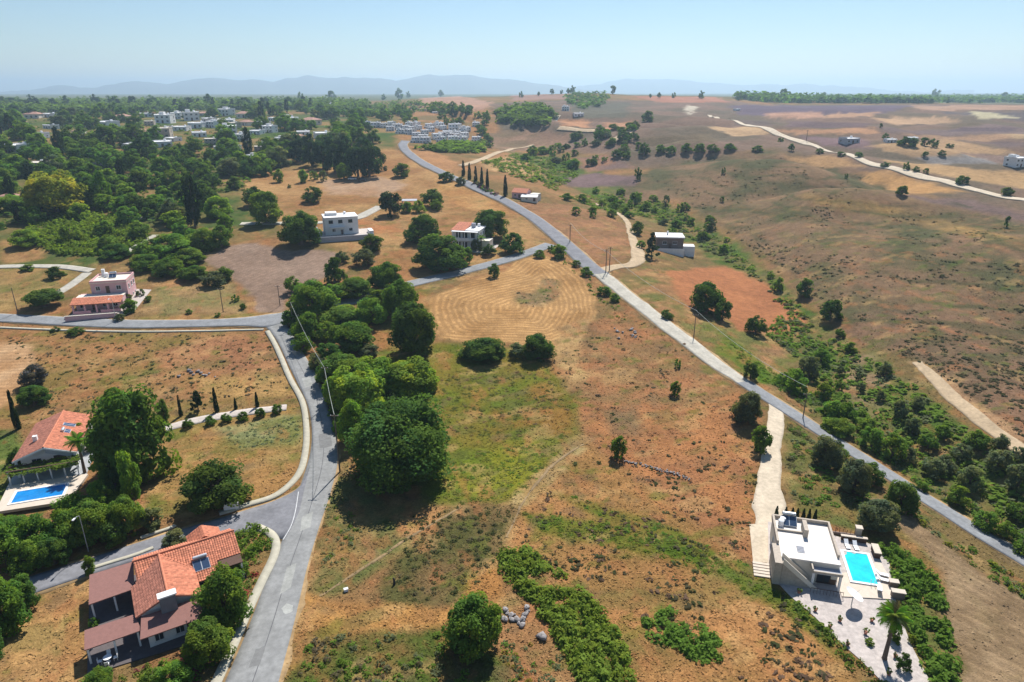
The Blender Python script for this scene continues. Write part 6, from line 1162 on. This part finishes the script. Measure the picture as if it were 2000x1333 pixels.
for k in range(10): rock('rock', P(rs.uniform(345, 420), rs.uniform(722, 738)), rs.uniform(.25, .6), 'grey rock in the heap on the plot below the pink house', 'rock heap below the pink house')
t = thing('dry_stone_wall', P(1280, 918), 0, 'tumbled low dry stone wall across the orange plot', 'wall'); bl = spline(gl([(1222, 902), (1250, 908), (1285, 918), (1320, 926), (1346, 938)]), .3)
for q in bl:
    for k in range(2):
        s_ = rs.uniform(.12, .26); x, y = q[0] + rs.uniform(-.35, .35), q[1] + rs.uniform(-.35, .35); o = link('stone', RK[rs.randrange(5)], None, t, loc=(x - t.location.x, y - t.location.y, zat(x, y) + s_ * .4 + rs.uniform(0, .15) - t.location.z), rz=rs.uniform(0, 6)); o.scale = (s_, s_ * .8, s_ * .7)
t = thing('marker_block', P(676, 1155), .4, 'small white block on the footpath near the left road', 'block'); MB().box(-.28, .28, -.2, .2, -.1, .38).build('body', WHITE, t); MB().box(-.31, .31, -.23, .23, .38, .45).build('cap', WHITE, t)
t = thing('burnt_stump', P(770, 1142), .2, 'dark burnt stump standing in the dry weeds', 'stump'); MB().tube([(0, 0, -.2), (.03, 0, .5), (-.03, .05, 1.1)], [.22, .16, .1], 8).build('trunk', mat('charred', (.035, .03, .03), .95, .3), t); MB().tube([(0, 0, .5), (.25, .1, .9)], [.08, .03], 6).build('branch', mat('charred', (.035, .03, .03)), t)
# gravel path with the topiary, low walls
gp = spline(gl([(322, 838), (360, 828), (420, 815), (480, 806), (560, 796)]), .6); drape('gravel_path', offset_line(gp, -1.3), offset_line(gp, 1.4), .07, PAVE, 3, .5)
fp = spline(gl([(625, 1165), (680, 1130), (740, 1090), (800, 1050), (870, 1008), (900, 992)]), .6); drape('footpath', offset_line(fp, -.22), offset_line(fp, .25), .03, asphalt('trodden_soil', alb(172, 142, 104), .35), 2, .4, skirt=.1)
fp = spline(gl([(1140, 868), (1100, 892), (1060, 930), (1030, 970), (1010, 1005), (990, 1050)]), .6); drape('footpath', offset_line(fp, -.25), offset_line(fp, .25), .03, MATS['trodden_soil'], 2, .6, skirt=.1)
def car(u, v, rz, m, label):
    p = P(u, v); t = thing('parked_car', (p.x, p.y, p.z + .12), R(rz), label, 'car')
    MB().prism([(-2.1, -.85), (2.1, -.85), (2.2, 0), (2.1, .85), (-2.1, .85), (-2.2, 0)], .3, .85).build('body', m, t)
    cb = MB(); cb.add([(-1.5, -.78, .85), (1.2, -.78, .85), (1.2, .78, .85), (-1.5, .78, .85), (-1.1, -.62, 1.45), (.5, -.62, 1.45), (.5, .62, 1.45), (-1.1, .62, 1.45)], [(0, 1, 5, 4), (1, 2, 6, 5), (2, 3, 7, 6), (3, 0, 4, 7)]).build('windows', GLASS, t); MB().box(-1.12, .52, -.64, .64, 1.45, 1.5).build('roof', m, t)
    for x in (-1.3, 1.35):
        for y in (-.86, .7): wl_ = MB().tube([(x, y, .32), (x, y + .18, .32)], .32, 14).build('wheel', mat('tyre', (.02, .02, .02), .9), t); MB().tube([(x, y - .01, .32), (x, y + .19, .32)], .18, 10).build('rim', METAL, wl_)
car(688, 352, 5, mat('white_paint', (.75, .75, .75), .3, .03, coat=.5), 'white car parked under the trees below the pine grove'); car(708, 354, 20, mat('dark_paint', (.04, .04, .05), .3, .03, coat=.5), 'dark car parked beside the white car below the pine grove')

# ------------------------------------------------------------------ haze: the air between here and the mountains
vm = bpy.data.materials.new('haze'); vm.use_nodes = True; vt_ = vm.node_tree; vt_.nodes.clear(); vo = vt_.nodes.new('ShaderNodeOutputMaterial'); pv = vt_.nodes.new('ShaderNodeVolumePrincipled')
pv.inputs['Color'].default_value = (.63, .84, 1.0, 1); pv.inputs['Density'].default_value = 1.75e-4; pv.inputs['Anisotropy'].default_value = .45
vt_.links.new(pv.outputs[0], vo.inputs['Volume'])
link('haze', MB().box(-22000, 22000, -400, 15500, -60, 255).mesh('haze'), vm, kind='stuff', label='pale blue summer haze over the whole valley', cat='haze')
